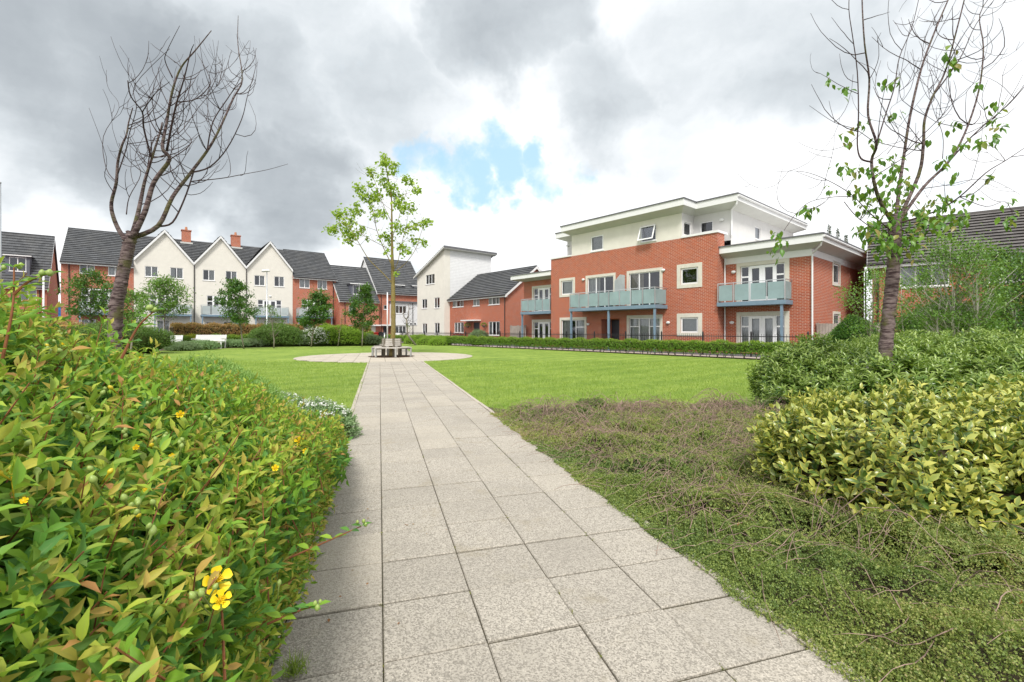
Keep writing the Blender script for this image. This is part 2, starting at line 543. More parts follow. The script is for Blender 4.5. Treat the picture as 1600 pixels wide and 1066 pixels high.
def leaves_obj(name, tmpl, pos, yax, zax, scale, mat, tint=None, age=None, parent=None, smooth=False, **tg):
    V, Fc, ac = tmpl
    N = len(pos)
    y = nrm(yax)
    z = zax - y * np.sum(zax * y, axis=1, keepdims=True)
    z = nrm(z)
    x = np.cross(y, z)
    R = np.stack([x, y, z], axis=2) * scale[:, None, None]
    P = np.einsum('nij,kj->nki', R, V) + pos[:, None, :]
    k = len(V)
    P = P.reshape(-1, 3).astype(np.float32)
    tint = rng.random(N) if tint is None else tint
    age = np.zeros(N) if age is None else age
    A = np.empty((N, k, 3), dtype=np.float32)
    A[:, :, 0] = tint[:, None]
    A[:, :, 1] = age[:, None]
    A[:, :, 2] = ac[None, :]
    idx, tot = [], []
    for f in Fc:
        idx += list(f)
        tot.append(len(f))
    idx = np.array(idx, dtype=np.int32)
    li = (idx[None, :] + (np.arange(N, dtype=np.int32) * k)[:, None]).ravel()
    lt = np.tile(np.array(tot, dtype=np.int32), N)
    ls = np.concatenate([[0], np.cumsum(lt)[:-1]]).astype(np.int32)
    me = bpy.data.meshes.new(name)
    me.vertices.add(len(P))
    me.vertices.foreach_set('co', P.ravel())
    me.loops.add(len(li))
    me.loops.foreach_set('vertex_index', li)
    me.polygons.add(len(lt))
    me.polygons.foreach_set('loop_start', ls)
    me.update(calc_edges=True)
    at_ = me.attributes.new('lf', 'FLOAT_VECTOR', 'POINT')
    at_.data.foreach_set('vector', A.ravel())
    me.materials.append(mat)
    if smooth:
        me.shade_smooth()
    o = bpy.data.objects.new(name, me)
    COL.objects.link(o)
    o.parent = parent
    return tag(o, **tg)


def rand_unit(n):
    return nrm(rng.normal(size=(n, 3)))


def sprigs(base, dirs, length, nodes, lsize, spread=0.75, pair=2, taper=0.45, jit=0.15):
    """leaves set in rotating pairs along shoots; returns pos, y, z, scale, age, shoot tips"""
    N = len(base)
    d = nrm(dirs)
    ref = rand_unit(N)
    p = nrm(np.cross(d, ref))
    q = np.cross(d, p)
    Ls = length * (0.7 + 0.6 * rng.random(N))
    pos, ya, za, sc_, age = [], [], [], [], []
    for k in range(nodes):
        t = (k + 0.5) / nodes
        ang0 = (k % 2) * PI / 2 + rng.normal(0, .25, N) + k * 0.3
        for j in range(pair):
            a = ang0 + 2 * PI * j / pair
            side = p * np.cos(a)[:, None] + q * np.sin(a)[:, None]
            sp_ = spread * (1.0 - 0.55 * t)
            y = side * sp_ + d * (1 - sp_ * .45) + rng.normal(0, jit, (N, 3))
            z = d * 1.0 - side * 0.5 + rng.normal(0, jit, (N, 3))
            pos.append(base + d * (Ls * t)[:, None])
            ya.append(y)
            za.append(z)
            sc_.append(lsize * (0.8 + .45 * rng.random(N)) * (1 - taper * t))
            age.append(np.full(N, t) * (0.65 + .5 * rng.random(N)))
    tips = base + d * Ls[:, None]
    return np.concatenate(pos), np.concatenate(ya), np.concatenate(za), np.concatenate(sc_), np.concatenate(age), tips


def wnoise(x, y, z=0.0, f=1.0):
    """cheap smooth noise"""
    return (np.sin(x * 2.1 * f + 1.3 + 1.7 * np.sin(y * 1.3 * f + z)) + np.sin(y * 2.7 * f + .5 + 1.3 * np.sin(x * 1.9 * f - z)) +
            np.sin((x + y) * 1.6 * f + 2.0 * z + 2.4)) / 3.0


def blob_points(n, ells, zmin=0.03, lump=0.1, shell=0.16, seed_f=3.0):
    """points with normals on the upper surface of a union of ellipsoids"""
    E = np.array(ells, dtype=float)
    area = (E[:, 3] * E[:, 4] + E[:, 3] * E[:, 5] + E[:, 4] * E[:, 5])
    pk = rng.choice(len(E), size=int(n * 2.2), p=area / area.sum())
    u = rand_unit(len(pk))
    u[:, 2] = np.where(u[:, 2] < -0.35, -u[:, 2], u[:, 2])
    e = E[pk]
    lumpv = 1 + lump * wnoise(u[:, 0] * 2 + e[:, 0], u[:, 1] * 2 + e[:, 1], u[:, 2] * 3, seed_f / 2)
    rr = lumpv * (1 - shell * rng.random(len(pk)) ** 2)
    P = e[:, :3] + u * e[:, 3:6] * rr[:, None]
    Nn = nrm(u / e[:, 3:6])
    keep = P[:, 2] > zmin
    for k in range(len(E)):
        q = (P - E[k, :3]) / E[k, 3:6]
        keep &= (np.linalg.norm(q, axis=1) > 0.80) | (pk == k)
    P, Nn = P[keep][:n], Nn[keep][:n]
    return P, Nn


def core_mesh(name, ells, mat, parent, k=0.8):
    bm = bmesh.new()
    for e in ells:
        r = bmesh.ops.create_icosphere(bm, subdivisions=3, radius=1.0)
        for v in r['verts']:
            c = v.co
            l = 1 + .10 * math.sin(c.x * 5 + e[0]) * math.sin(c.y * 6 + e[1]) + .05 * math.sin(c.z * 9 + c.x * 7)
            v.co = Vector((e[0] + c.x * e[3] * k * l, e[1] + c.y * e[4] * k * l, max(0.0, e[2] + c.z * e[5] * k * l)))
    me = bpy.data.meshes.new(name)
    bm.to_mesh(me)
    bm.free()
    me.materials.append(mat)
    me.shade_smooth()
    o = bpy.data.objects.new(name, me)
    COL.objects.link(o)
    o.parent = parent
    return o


def shrub(name, ells, n, lsize, mat, label, cat='shrub', group=None, tmpl=None, length=None, nodes=3, spread=.8,
          up=0.35, core='core', corek=.8, flowers=None, lump=.1, pair=2, jit=.25, taper=.35):
    """ells are world ellipsoids (cx,cy,cz,rx,ry,rz); thing > foliage, shade_core, flowers"""
    c = np.mean(np.array(ells)[:, :2], axis=0)
    root = empty(name, (float(c[0]), float(c[1]), 0), 0, label, cat, group)
    E = [(e[0] - c[0], e[1] - c[1], *e[2:]) for e in ells]
    P, Nn = blob_points(n, E, lump=lump)
    d = nrm(Nn + np.array([0, 0, up]) + rng.normal(0, .3, P.shape))
    length = length or lsize * 2.2
    pos, ya, za, s_, age, tips = sprigs(P - d * length * .7, d, length, nodes, lsize, spread=spread, pair=pair, jit=jit, taper=taper)
    leaves_obj('foliage', tmpl or leaf_s(.5), pos, ya, za, s_, mat, age=age, parent=root)
    core_mesh('shade_core', E, M[core], root, corek)  # solid core for twigs, with the shade between them as dark colour
    if flowers:
        fm, fn, fs, fz = flowers
        P2, N2 = blob_points(fn * 3, E, lump=lump, shell=.02)
        k = P2[:, 2] > fz
        P2, N2 = P2[k][:fn], N2[k][:fn]
        P2 = P2 + N2 * .02
        m = 5
        pp = np.repeat(P2, m, axis=0) + rng.normal(0, fs * .5, (len(P2) * m, 3))
        leaves_obj('blossom', leaf_s(.8), pp, rand_unit(len(pp)), np.repeat(N2, m, axis=0), np.full(len(pp), fs), fm, parent=root)
    return root


# ------------------------------------------------------------------ ground surfaces
def sheet(name, pts, z, mat, kind='structure', parent=None, **tg):
    mb = MB()
    mb.poly([(p[0], p[1], z) for p in pts])
    return mb.build(name, mat, parent, kind=kind, **tg)


def lawnmat():
    m, N = newmat('lawn_grass')
    co = objco(N)
    st = N.n('ShaderNodeMapping', None, Vector=co, Rotation=(0, 0, math.radians(50))).outputs[0]
    sp = N.n('ShaderNodeSeparateXYZ', None, i0=st)
    stripe = N.math('SINE', N.math('MULTIPLY', sp.outputs[0], 2 * PI / 1.1))
    n0 = N.noise(co, 0.45, 4.0, .6)
    n1 = N.noise(co, 3.2, 5.0, .65)
    n2 = N.noise(co, 38.0, 4.0, .7)
    n3 = N.noise(N.n('ShaderNodeMapping', None, Vector=co, Rotation=(0, 0, .9), Scale=(8, 90, 1)).outputs[0], 1.0, 3.0, .6)
    f = N.math('ADD', N.math('MULTIPLY', n1, .35), N.math('MULTIPLY', n0, .30))
    f = N.math('ADD', f, N.math('MULTIPLY', n2, .28))
    f = N.math('ADD', f, N.math('MULTIPLY', n3, .12))
    f = N.math('ADD', f, N.math('MULTIPLY', stripe, .03))
    c = N.mix(N.mapr(f, .38, .68), (.125, .215, .03), (.30, .395, .075))
    c = N.mix(N.math('MULTIPLY', N.mapr(n1, .62, .75), .35), c, (.40, .44, .13))
    h = N.math('ADD', n2, N.math('MULTIPLY', n3, .6))
    finish(N, c, 0.8, 0.15, bump=h, bdist=0.03, bstr=0.9)
    return m


def soilmat():
    m, N = newmat('bed_soil')
    co = objco(N)
    n1 = N.noise(co, 4.0, 5.0, .65)
    n2 = N.noise(co, 60.0, 5.0, .7)
    c = N.mix(N.mapr(n1, .35, .65), (.085, .075, .045), (.16, .13, .085))
    c = N.mix(N.mapr(n2, .5, .75), c, (.22, .17, .12))
    finish(N, c, 0.95, 0.1, bump=n2, bdist=0.03, bstr=1.0)
    return m


def concmat(name, col, dark, speck=0.5):
    """exposed-aggregate concrete; every slab has its own shade through the lf attribute"""
    m, N = newmat(name)
    co = objco(N)
    v = N.n('ShaderNodeTexVoronoi', {'feature': 'F1'}, Vector=co, Scale=170.0)
    n1 = N.noise(co, 230.0, 3.0, .7)
    n2 = N.noise(co, 1.1, 5.0, .6)
    n3 = N.noise(co, 7.0, 5.0, .65)
    at_ = N.n('ShaderNodeAttribute', {'attribute_name': 'lf'}).outputs['Vector']
    sp = N.n('ShaderNodeSeparateXYZ', None, i0=at_)
    sc3 = N.n('ShaderNodeSeparateColor', None, i0=v.outputs['Color'])
    s1 = N.mapr(N.math('ADD', N.math('MULTIPLY', sc3.outputs[0], .6), N.math('MULTIPLY', n1, .5)), .38, .75)
    c = N.mix(N.math('MULTIPLY', s1, speck), col, dark)
    c = N.mix(N.math('MULTIPLY', N.mapr(sc3.outputs[1], .8, .9), .6 * speck), c, tuple(min(1, x * 1.5) for x in col))
    c = N.mix(N.math('MULTIPLY', N.mapr(n2, .42, .72), .5), c, tuple(x * .60 for x in col))
    nb = N.noise(co, 2.7, 6.0, .7)
    c = N.mix(N.math('MULTIPLY', N.mapr(nb, .56, .68), .4), c, (col[0] * .62, col[1] * .58, col[2] * .46))
    c = N.mix(N.math('MULTIPLY', N.mapr(n3, .55, .75), .25), c, (col[0] * .75, col[1] * .72, col[2] * .6))
    c = N.mix(N.math('MULTIPLY', sp.outputs[0], .22), c, tuple(x * .55 for x in col))
    c = N.mix(N.math('MULTIPLY', sp.outputs[1], .25), c, (.56, .50, .40))
    finish(N, c, 0.85, 0.2, bump=N.math('ADD', v.outputs['Distance'], n1), bdist=0.0025, bstr=0.8)
    return m


M['lawn'] = lawnmat()
M['soil'] = soilmat()
M['slab'] = concmat('paving_slab', (.45, .412, .352), (.17, .155, .13), .70)
M['slab_beige'] = concmat('beige_slab', (.50, .45, .375), (.33, .295, .245), .4)
M['kerb'] = concmat('edging_concrete', (.50, .45, .385), (.30, .26, .22), .5)
M['joint'] = plain('joint_sand', (.07, .062, .04), .95, .1, .4, 12.0)
M['tarmac'] = plain('tarmac', (.12, .12, .12), .9, .15, .2, 3.0)
M['pavement'] = plain('pavement_blocks', (.42, .35, .31), .9, .15, .12, 5.0)

TH = 0.2907                                   # the path runs to X/Y = -TH
PL, PR = -0.36, 1.706                         # its edges: X = P? - TH*Y
cosP = 1 / math.sqrt(1 + TH * TH)


def pathpt(b, q, z=0.0):
    """b: sideways distance from the path's axis origin (m, perpendicular), q: distance along it"""
    ex = Vector((cosP, TH * cosP, 0))
    ey = Vector((-TH * cosP, cosP, 0))
    v = ex * b + ey * q
    return Vector((v.x, v.y, z))


sheet('ground', [(-1500, -300), (1500, -300), (1500, 2500), (-1500, 2500)], 0.0, M['tarmac'])
A_ex = Vector((.6506, -.7594, 0)); A_ey = Vector((.7594, .6506, 0)); A_o = Vector((9.33, 23.9, 0)) * 1.06


def Apt(u, v, z=0.0):
    p = A_o + A_ex * u + A_ey * v
    return Vector((p.x, p.y, z))


lawn_pts = [(-16, 3), (18, 3), Apt(11, -3.9), Apt(-32, -3.9), gnd(585, 540), gnd(500, 541), gnd(400, 543), gnd(280, 547), gnd(100, 556)]
sheet('lawn', lawn_pts, 0.006, M['lawn'])
# beds
sheet('soil', [(PR, -1.0), pathpt(1.62, 0), pathpt(1.62, 7.2), (0.3, 6.75), (2, 6.6), (3.7, 6.7), (4.1, 7.6), (7, 9.3), (16, 12), (16, -1)], 0.009, M['soil'])
sheet('soil', [(-14, -1), (-.3, -1), pathpt(-.36, 0), pathpt(-.36, 6.2), (-2.9, 6.3), (-4.3, 8.0), (-7, 10), (-15, 12)], 0.009, M['soil'])
sheet('soil', [gnd(585, 540), gnd(500, 541), gnd(400, 543), gnd(280, 547), gnd(100, 556), (-32, 21), (-36, 34), (-13.5, 46)], 0.009, M['soil'])
sheet('pavement', [Apt(12, -3.1), Apt(12, -2.1), Apt(-33, -2.1), Apt(-33, -3.1)], 0.012, M['pavement'])
sheet('soil', [Apt(9, -3.9), Apt(9, -3.1), Apt(-30, -3.1), Apt(-30, -3.9)], 0.010, M['soil'])
# round plaza
CC = Vector((-5.8, 21.2, 0))


def disc(name, c, r, z, mat, seg=72, **tg):
    return sheet(name, [(c[0] + r * math.cos(2 * PI * i / seg), c[1] + r * math.sin(2 * PI * i / seg)) for i in range(seg)], z, mat, **tg)


def slabs_object(name, cells, mat, z0, z1, gap, bev=.004):
    """cells: list of (quad corners, shade, warm) -> one mesh of separate slabs"""
    V, Fs, A = [], [], []
    for quad, sh, wm in cells:
        c = sum(quad, Vector()) / 4
        q = []
        for p in quad:
            dv = (p - c)
            l = dv.length
            q.append(c + dv * (1 - gap * .72 / l))
        n = len(V)
        dz = random.uniform(-.003, .003)
        for p in q: V.append((p.x, p.y, z0))
        for p in q: V.append((p.x, p.y, z1 + dz - bev))
        for p in q:
            dv = p - c
            p2 = c + dv * (1 - bev * 1.5 / dv.length)
            V.append((p2.x, p2.y, z1 + dz))
        for k in range(4):
            j = (k + 1) % 4
            Fs.append((n + k, n + j, n + 4 + j, n + 4 + k))
            Fs.append((n + 4 + k, n + 4 + j, n + 8 + j, n + 8 + k))
        Fs.append((n + 8, n + 9, n + 10, n + 11))
        A += [(sh, wm, 0)] * 12
    me = bpy.data.meshes.new(name)
    me.from_pydata(V, [], Fs)
    a = me.attributes.new('lf', 'FLOAT_VECTOR', 'POINT')
    a.data.foreach_set('vector', np.array(A, dtype=np.float32).ravel())
    me.materials.append(mat)
    o = bpy.data.objects.new(name, me)
    COL.objects.link(o)
    o['kind'] = 'structure'
    return o


WS = 0.3920        # slab width (perpendicular), five across
LS = 0.374         # slab length
B0 = .0115 * 1.218 * cosP - WS
cells = []
q0 = 1.735 - 4 * LS
for i in range(5):
    b0 = B0 + i * WS
    for j in range(0, 143):
        qa = q0 + j * LS
        if 17.0 < qa < 26.5 and abs((pathpt(b0 + WS / 2, qa + LS / 2) - CC).length) < 3.93:
            continue
        g_ = .0035 + random.uniform(-.001, .0015)
        quad = [pathpt(b0, qa + g_), pathpt(b0 + WS, qa + g_), pathpt(b0 + WS, qa + LS - g_), pathpt(b0, qa + LS - g_)]
        cells.append((quad, random.random() ** 1.5, random.random() ** 3))
slabs_object('path', cells, M['slab'], 0.0, 0.022, 0.0048)
sheet('path_joints', [pathpt(B0 - .05, -1), pathpt(B0 + 5 * WS + .05, -1), pathpt(B0 + 5 * WS + .05, 53), pathpt(B0 - .05, 53)], 0.012, M['joint'])
# plaza slabs
cells = []
for i in range(-9, 12):
    for j in range(0, 32):
        b0, qa = B0 + i * .5985, 16.0 + j * .40
        quad = [pathpt(b0, qa), pathpt(b0 + .598, qa), pathpt(b0 + .598, qa + .40), pathpt(b0, qa + .40)]
        inside = [(p - CC).length < 3.95 for p in quad]
        if not any(inside):
            continue
        q2 = []
        for p in quad:
            d = p - CC
            if d.length > 3.95:
                p = CC + d * (3.95 / d.length)
            q2.append(p)
        ar = abs((q2[1] - q2[0]).cross(q2[3] - q2[0]).z)
        if ar < .02:
            continue
        cells.append((q2, random.random() * .7, random.random() * .6))
slabs_object('plaza', cells, M['slab_beige'], 0.0, 0.019, 0.009, .003)
disc('plaza_joints', CC, 3.94, 0.0095, M['joint'], kind='structure')
# edging strips (short concrete lengths)
cells = []
for b0, w in ((B0 + 5 * WS + .002, .05), (B0 - .052, .05)):
    q = .3
    while q < 52:
        ln = .9
        if not (abs((pathpt(b0, q + .45) - CC).length) < 4.0):
            jx = random.uniform(-.006, .006)
            cells.append(([pathpt(b0 + jx, q), pathpt(b0 + w + jx, q), pathpt(b0 + w + jx * .5, q + ln), pathpt(b0 + jx * .5, q + ln)],
                          random.random(), random.random()))
        q += ln
slabs_object('kerb', cells, M['kerb'], 0.0, 0.027, 0.004, .006)

# ------------------------------------------------------------------ buildings
BS = 1.06


class Fr:
    """a facade's own frame: x along it to the right, y into the building"""
    def __init__(s, ox, oy, ex):
        s.o = Vector((ox, oy, 0))
        s.ex = Vector((*ex, 0)).normalized()
        s.ey = Vector((-s.ex.y, s.ex.x, 0))
        s.rz = math.atan2(s.ex.y, s.ex.x)

    def u(s, px, v=0.0):
        r = (px - CX) / F
        p = s.o + s.ey * v
        return (r * p.y - p.x) / (s.ex.x - r * s.ex.y)

    def v(s, px, u):
        r = (px - CX) / F
        p = s.o + s.ex * u
        return (r * p.y - p.x) / (s.ey.x - r * s.ey.y)

    def z(s, py, u, v=0.0):
        p = s.o + s.ex * u + s.ey * v
        return H + (HZ - py) / F * p.y

    def zp(s, px, py, v=0.0):
        return s.z(py, s.u(px, v), v)

    def rect(s, x0, x1, y0, y1, v=0.0):
        u0, u1 = s.u(x0, v), s.u(x1, v)
        uc = (u0 + u1) / 2
        return [u0, u1, s.z(y1, uc, v), s.z(y0, uc, v)]

    def srect(s, x0, x1, y0, y1, u):
        v0, v1 = s.v(x0, u), s.v(x1, u)
        vc = (v0 + v1) / 2
        return [v0, v1, s.z(y1, u, vc), s.z(y0, u, vc)]


def xf_front(v): return lambda a, d, z: (a, v + d, z)
def xf_right(u): return lambda a, d, z: (u - d, a, z)
def xf_left(u): return lambda a, d, z: (u + d, -a, z)
def xf_back(v): return lambda a, d, z: (-a, v - d, z)


REV = .10


def wall_mesh(mb, a0, a1, z0, z1, holes=(), t=.12):
    """front skin with openings and their reveals (d>0 goes inwards)"""
    xs = sorted({a0, a1, *[min(max(h[0], a0), a1) for h in holes], *[min(max(h[1], a0), a1) for h in holes]})
    zs = sorted({z0, z1, *[min(max(h[2], z0), z1) for h in holes], *[min(max(h[3], z0), z1) for h in holes]})
    for i in range(len(xs) - 1):
        for j in range(len(zs) - 1):
            xa, xb, za, zb = xs[i], xs[i + 1], zs[j], zs[j + 1]
            if xb - xa < 1e-5 or zb - za < 1e-5:
                continue
            cx, cz = (xa + xb) / 2, (za + zb) / 2
            if any(h[0] < cx < h[1] and h[2] < cz < h[3] for h in holes):
                continue
            mb.poly([(xa, 0, za), (xb, 0, za), (xb, 0, zb), (xa, 0, zb)])
    for h in holes:
        x0, x1, za, zb = h[:4]
        mb.poly([(x0, 0, za), (x0, 0, zb), (x0, t, zb), (x0, t, za)])
        mb.poly([(x1, 0, za), (x1, t, za), (x1, t, zb), (x1, 0, zb)])
        mb.poly([(x0, 0, zb), (x1, 0, zb), (x1, t, zb), (x0, t, zb)])
        mb.poly([(x0, 0, za), (x0, t, za), (x1, t, za), (x1, 0, za)])


def window(root, xf, r, div=(.5,), style='win', surround=0.0, sill=True, cur='sides', fr=.055, name='window', tanc=False, label=None, toplight=None):
    a0, a1, z0, z1 = r[:4]
    mb = MB(xf)
    d0, d1 = .035, .095
    W_, Hh = a1 - a0, z1 - z0
    mb.box(a0, a0 + fr, d0, d1, z0, z1)
    mb.box(a1 - fr, a1, d0, d1, z0, z1)
    mb.box(a0 + fr, a1 - fr, d0, d1, z1 - fr, z1)
    mb.box(a0 + fr, a1 - fr, d0, d1, z0, z0 + fr)
    edges = [a0 + fr] + [a0 + W_ * k for k in div] + [a1 - fr]
    for k in edges[1:-1]:
        mb.box(k - fr * .6, k + fr * .6, d0 - .006, d1, z0 + fr, z1 - fr)
    nb = len(edges) - 1
    if style == 'french':        # side lights with a transom, two glazed doors with broad stiles in the middle
        mid = [i for i in range(nb) if 0 < i < nb - 1] if nb > 2 else range(nb)
        for i in range(nb):
            xa, xb = edges[i], edges[i + 1]
            if i in mid:
                mb.box(xa + fr * .5, xa + .14, d0 - .012, d1 - .01, z0 + fr, z1 - fr)
                mb.box(xb - .14, xb - fr * .5, d0 - .012, d1 - .01, z0 + fr, z1 - fr)
                mb.box(xa + .14, xb - .14, d0 - .012, d1 - .01, z1 - fr - .1, z1 - fr)
                mb.box(xa + .14, xb - .14, d0 - .012, d1 - .01, z0 + fr, z0 + fr + .2)
            else:
                zt = z0 + Hh * .70
                mb.box(xa, xb, d0 - .008, d1 - .004, zt - .04, zt + .04)
    elif toplight:
        for i in toplight:
            xa, xb = edges[i], edges[i + 1]
            zt = z0 + Hh * .72
            mb.box(xa, xb, d0 - .008, d1 - .004, zt - .03, zt + .03)
    if style == 'casement':      # a second inner frame on each light
        for i in range(nb):
            xa, xb = edges[i] + fr * .2, edges[i + 1] - fr * .2
            w = .035
            mb.box(xa, xa + w, d0 - .01, d0 - .001, z0 + fr, z1 - fr)
            mb.box(xb - w, xb, d0 - .01, d0 - .001, z0 + fr, z1 - fr)
            mb.box(xa + w, xb - w, d0 - .01, d0 - .001, z1 - fr - w, z1 - fr)
            mb.box(xa + w, xb - w, d0 - .01, d0 - .001, z0 + fr, z0 + fr + w)
    w = mb.build(name, M['upvc'], root, label=label)
    g = MB(xf)
    g.poly([(a0 + fr * .5, .07, z0 + fr * .5), (a1 - fr * .5, .07, z0 + fr * .5), (a1 - fr * .5, .07, z1 - fr * .5), (a0 + fr * .5, .07, z1 - fr * .5)])
    g.build('pane', M['glass'], w)
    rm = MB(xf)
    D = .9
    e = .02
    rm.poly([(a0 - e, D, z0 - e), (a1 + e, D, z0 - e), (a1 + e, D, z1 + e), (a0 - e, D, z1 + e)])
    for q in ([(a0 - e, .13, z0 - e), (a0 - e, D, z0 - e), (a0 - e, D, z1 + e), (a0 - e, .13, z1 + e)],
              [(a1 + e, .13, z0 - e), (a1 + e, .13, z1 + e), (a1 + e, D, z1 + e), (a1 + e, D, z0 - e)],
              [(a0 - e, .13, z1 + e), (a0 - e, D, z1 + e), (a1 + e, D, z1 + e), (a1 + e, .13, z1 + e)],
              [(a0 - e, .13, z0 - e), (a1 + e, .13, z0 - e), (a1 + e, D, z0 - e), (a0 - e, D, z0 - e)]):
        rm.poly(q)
    rm.build('interior', M['room'], w)  # shallow box coloured dark in place of a shaded room
    if cur != 'none':
        c = MB(xf)
        spans = {'sides': [(0, .26), (.74, 1)], 'full': [(0, 1)], 'left': [(0, .42)], 'right': [(.6, 1)], 'blind': [(0, 1)],
                 'half': [(0, .5)], 'wide': [(0, .38), (.62, 1)]}[cur]
        for s0, s1 in spans:
            x0, x1 = a0 + W_ * s0, a0 + W_ * s1
            if cur == 'blind':
                zz = z1
                while zz > z0 + .05:
                    c.poly([(x0, .16, zz), (x1, .16, zz), (x1, .13, zz - .055), (x0, .13, zz - .055)])
                    zz -= .06
                continue
            n = max(3, int((x1 - x0) / .07))
            for i in range(n):
                xa = x0 + (x1 - x0) * i / n
                xb = x0 + (x1 - x0) * (i + 1) / n
                da, db = (.16, .21) if i % 2 else (.21, .16)
                c.poly([(xa, da, z0), (xb, db, z0), (xb, db, z1), (xa, da, z1)])
        c.build('blind' if cur == 'blind' else 'curtain', M['curtain_tan' if tanc else 'curtain'], w)
    if surround:
        s_ = MB(xf)
        k = surround
        dd0, dd1 = -.03, .012
        s_.box(a0 - k, a0, dd0, dd1, z0 - k * .9, z1 + k)
        s_.box(a1, a1 + k, dd0, dd1, z0 - k * .9, z1 + k)
        s_.box(a0, a1, dd0, dd1, z1, z1 + k)
        if sill:
            s_.box(a0, a1, dd0, dd1, z0 - k * .9, z0)
        s_.build('surround', M['stone'], w)
    elif sill:
        s_ = MB(xf)
        s_.box(a0 - .05, a1 + .05, -.05, .034, z0 - .06, z0 - .004)
        s_.build('sill', M['white'], w)
    return w


def slope(mb, A, B, C_, D, row=0.36, lip=.075):
    """tiled slope: eave A->B, ridge D->C; one real step per course"""
    A, B, C_, D = map(Vector, (A, B, C_, D))
    n = (B - A).cross(D - A).normalized()
    if n.z < 0:
        n = -n
    Ls = ((D - A).length + (C_ - B).length) / 2
    k = max(2, int(Ls / row))
    W0 = (B - A).length
    for i in range(k):
        t0, t1 = i / k, (i + 1) / k
        a, b = A.lerp(D, t0), B.lerp(C_, t0)
        c, d = B.lerp(C_, t1), A.lerp(D, t1)
        dn = (A - D).normalized() * .05
        a2, b2 = a + n * lip + dn, b + n * lip + dn
        v0, v1 = i * .3, (i + 1) * .3 - .001
        mb.poly([tuple(a2), tuple(b2), tuple(c), tuple(d)], uv=[(0, v0), (W0, v0), (W0, v1), (0, v1)])
        mb.poly([tuple(a), tuple(b), tuple(b2), tuple(a2)], uv=[(0, v0), (W0, v0), (W0, v0 + .01), (0, v0 + .01)])
    # underside
    mb.poly([tuple(A), tuple(D), tuple(C_), tuple(B)])


def pipe(root, x, y, z0, z1, mat, name='drainpipe', r=.04):
    return MB().tube([(x, y, z0), (x, y, z1)], r, 8).build(name, mat, root)


def gable_roof(root, u0, u1, v0, v1, ze, zr, oh=.3, ohs=.25, mat='tiles', vr=None, right=True, left=True, fas=.2):
    """ridge along x; front/back slopes"""
    vr = (v0 + v1) / 2 if vr is None else vr
    k = (zr - ze) / (vr - v0)
    mb = MB()
    ul, ur = u0 - (ohs if left else 0), u1 + (ohs if right else 0)
    slope(mb, (ul, v0 - oh, ze - oh * k), (ur, v0 - oh, ze - oh * k), (ur, vr, zr), (ul, vr, zr))
    kb = (zr - ze) / (v1 - vr)
    slope(mb, (ur, v1 + oh, ze - oh * kb), (ul, v1 + oh, ze - oh * kb), (ul, vr, zr), (ur, vr, zr))
    roof = mb.build('roof', M[mat], root)
    rt = MB().bar((ul, vr, zr + .03), (ur, vr, zr + .03), .16, .10).build('ridge_tiles', M[mat], roof)
    f = MB()
    ef = ze - oh * k
    f.box(ul, ur, v0 - oh - .005, v0 - oh + .02, ef - fas, ef - .01)
    f.box(ul, ur, v0 - oh + .02, v0 - .003, ef - fas, ef - fas + .02)
    fa = f.build('fascia', M['white'], root)
    g = MB().tube([(ul, v0 - oh - .06, ef - .035), (ur, v0 - oh - .06, ef - .035)], .055, 8).build('gutter', M['pipe_black'], root)
    for flag, x in ((right, ur), (left, ul)):
        if flag:
            b = MB()
            s = 1 if x == ur else -1
            for (va, za, vb, zb) in ((v0 - oh, ef, vr, zr), (v1 + oh, ze - oh * kb, vr, zr)):
                p = [(x + s * .025, va, za - .26), (x + s * .025, va, za - .01), (x + s * .025, vb, zb - .01), (x + s * .025, vb, zb - .26)]
                q = [(x - s * .0, y_, z_) for (_, y_, z_) in p]
                b.prism(p, q)
            b.build('bargeboard', M['white'], root)
    return roof


def gable_walls(mb, u, v0, v1, ze, zr, vr=None):
    vr = (v0 + v1) / 2 if vr is None else vr
    mb.poly([(u, v0, 0), (u, v1, 0), (u, v1, ze), (u, vr, zr), (u, v0, ze)])


def slab_roof(root, outer, inner, ztop, fh, zwall, mat='white', trim=True):
    """flat roof with a deep fascia and a soffit that slopes in to the wall head"""
    mb = MB()
    n = len(outer)
    for i in range(n):
        j = (i + 1) % n
        a, b = outer[i], outer[j]
        mb.poly([(*a, ztop - fh), (*b, ztop - fh), (*b, ztop), (*a, ztop)])
    mb.poly([(*p, ztop) for p in outer])
    r = mb.build('roof', M[mat], root)
    s = MB()
    for i in range(n):
        j = (i + 1) % n
        s.poly([(*outer[i], ztop - fh), (*inner[i], zwall), (*inner[j], zwall), (*outer[j], ztop - fh)])
    s.build('soffit', M['soffit'], r)
    t = MB()
    c = Vector((sum(p[0] for p in outer) / n, sum(p[1] for p in outer) / n))
    for i in range(n):
        j = (i + 1) % n
        a, b = Vector(outer[i]), Vector(outer[j])
        d = (b - a).normalized()
        nrm_ = Vector((d.y, -d.x)) * .02
        a2, b2 = a + nrm_ - d * .02, b + nrm_ + d * .02
        t.bar((a2.x, a2.y, ztop + .02), (b2.x, b2.y, ztop + .02), .06, .06)
    t.build('roof_edge_trim', M['lead'], r)
    return r


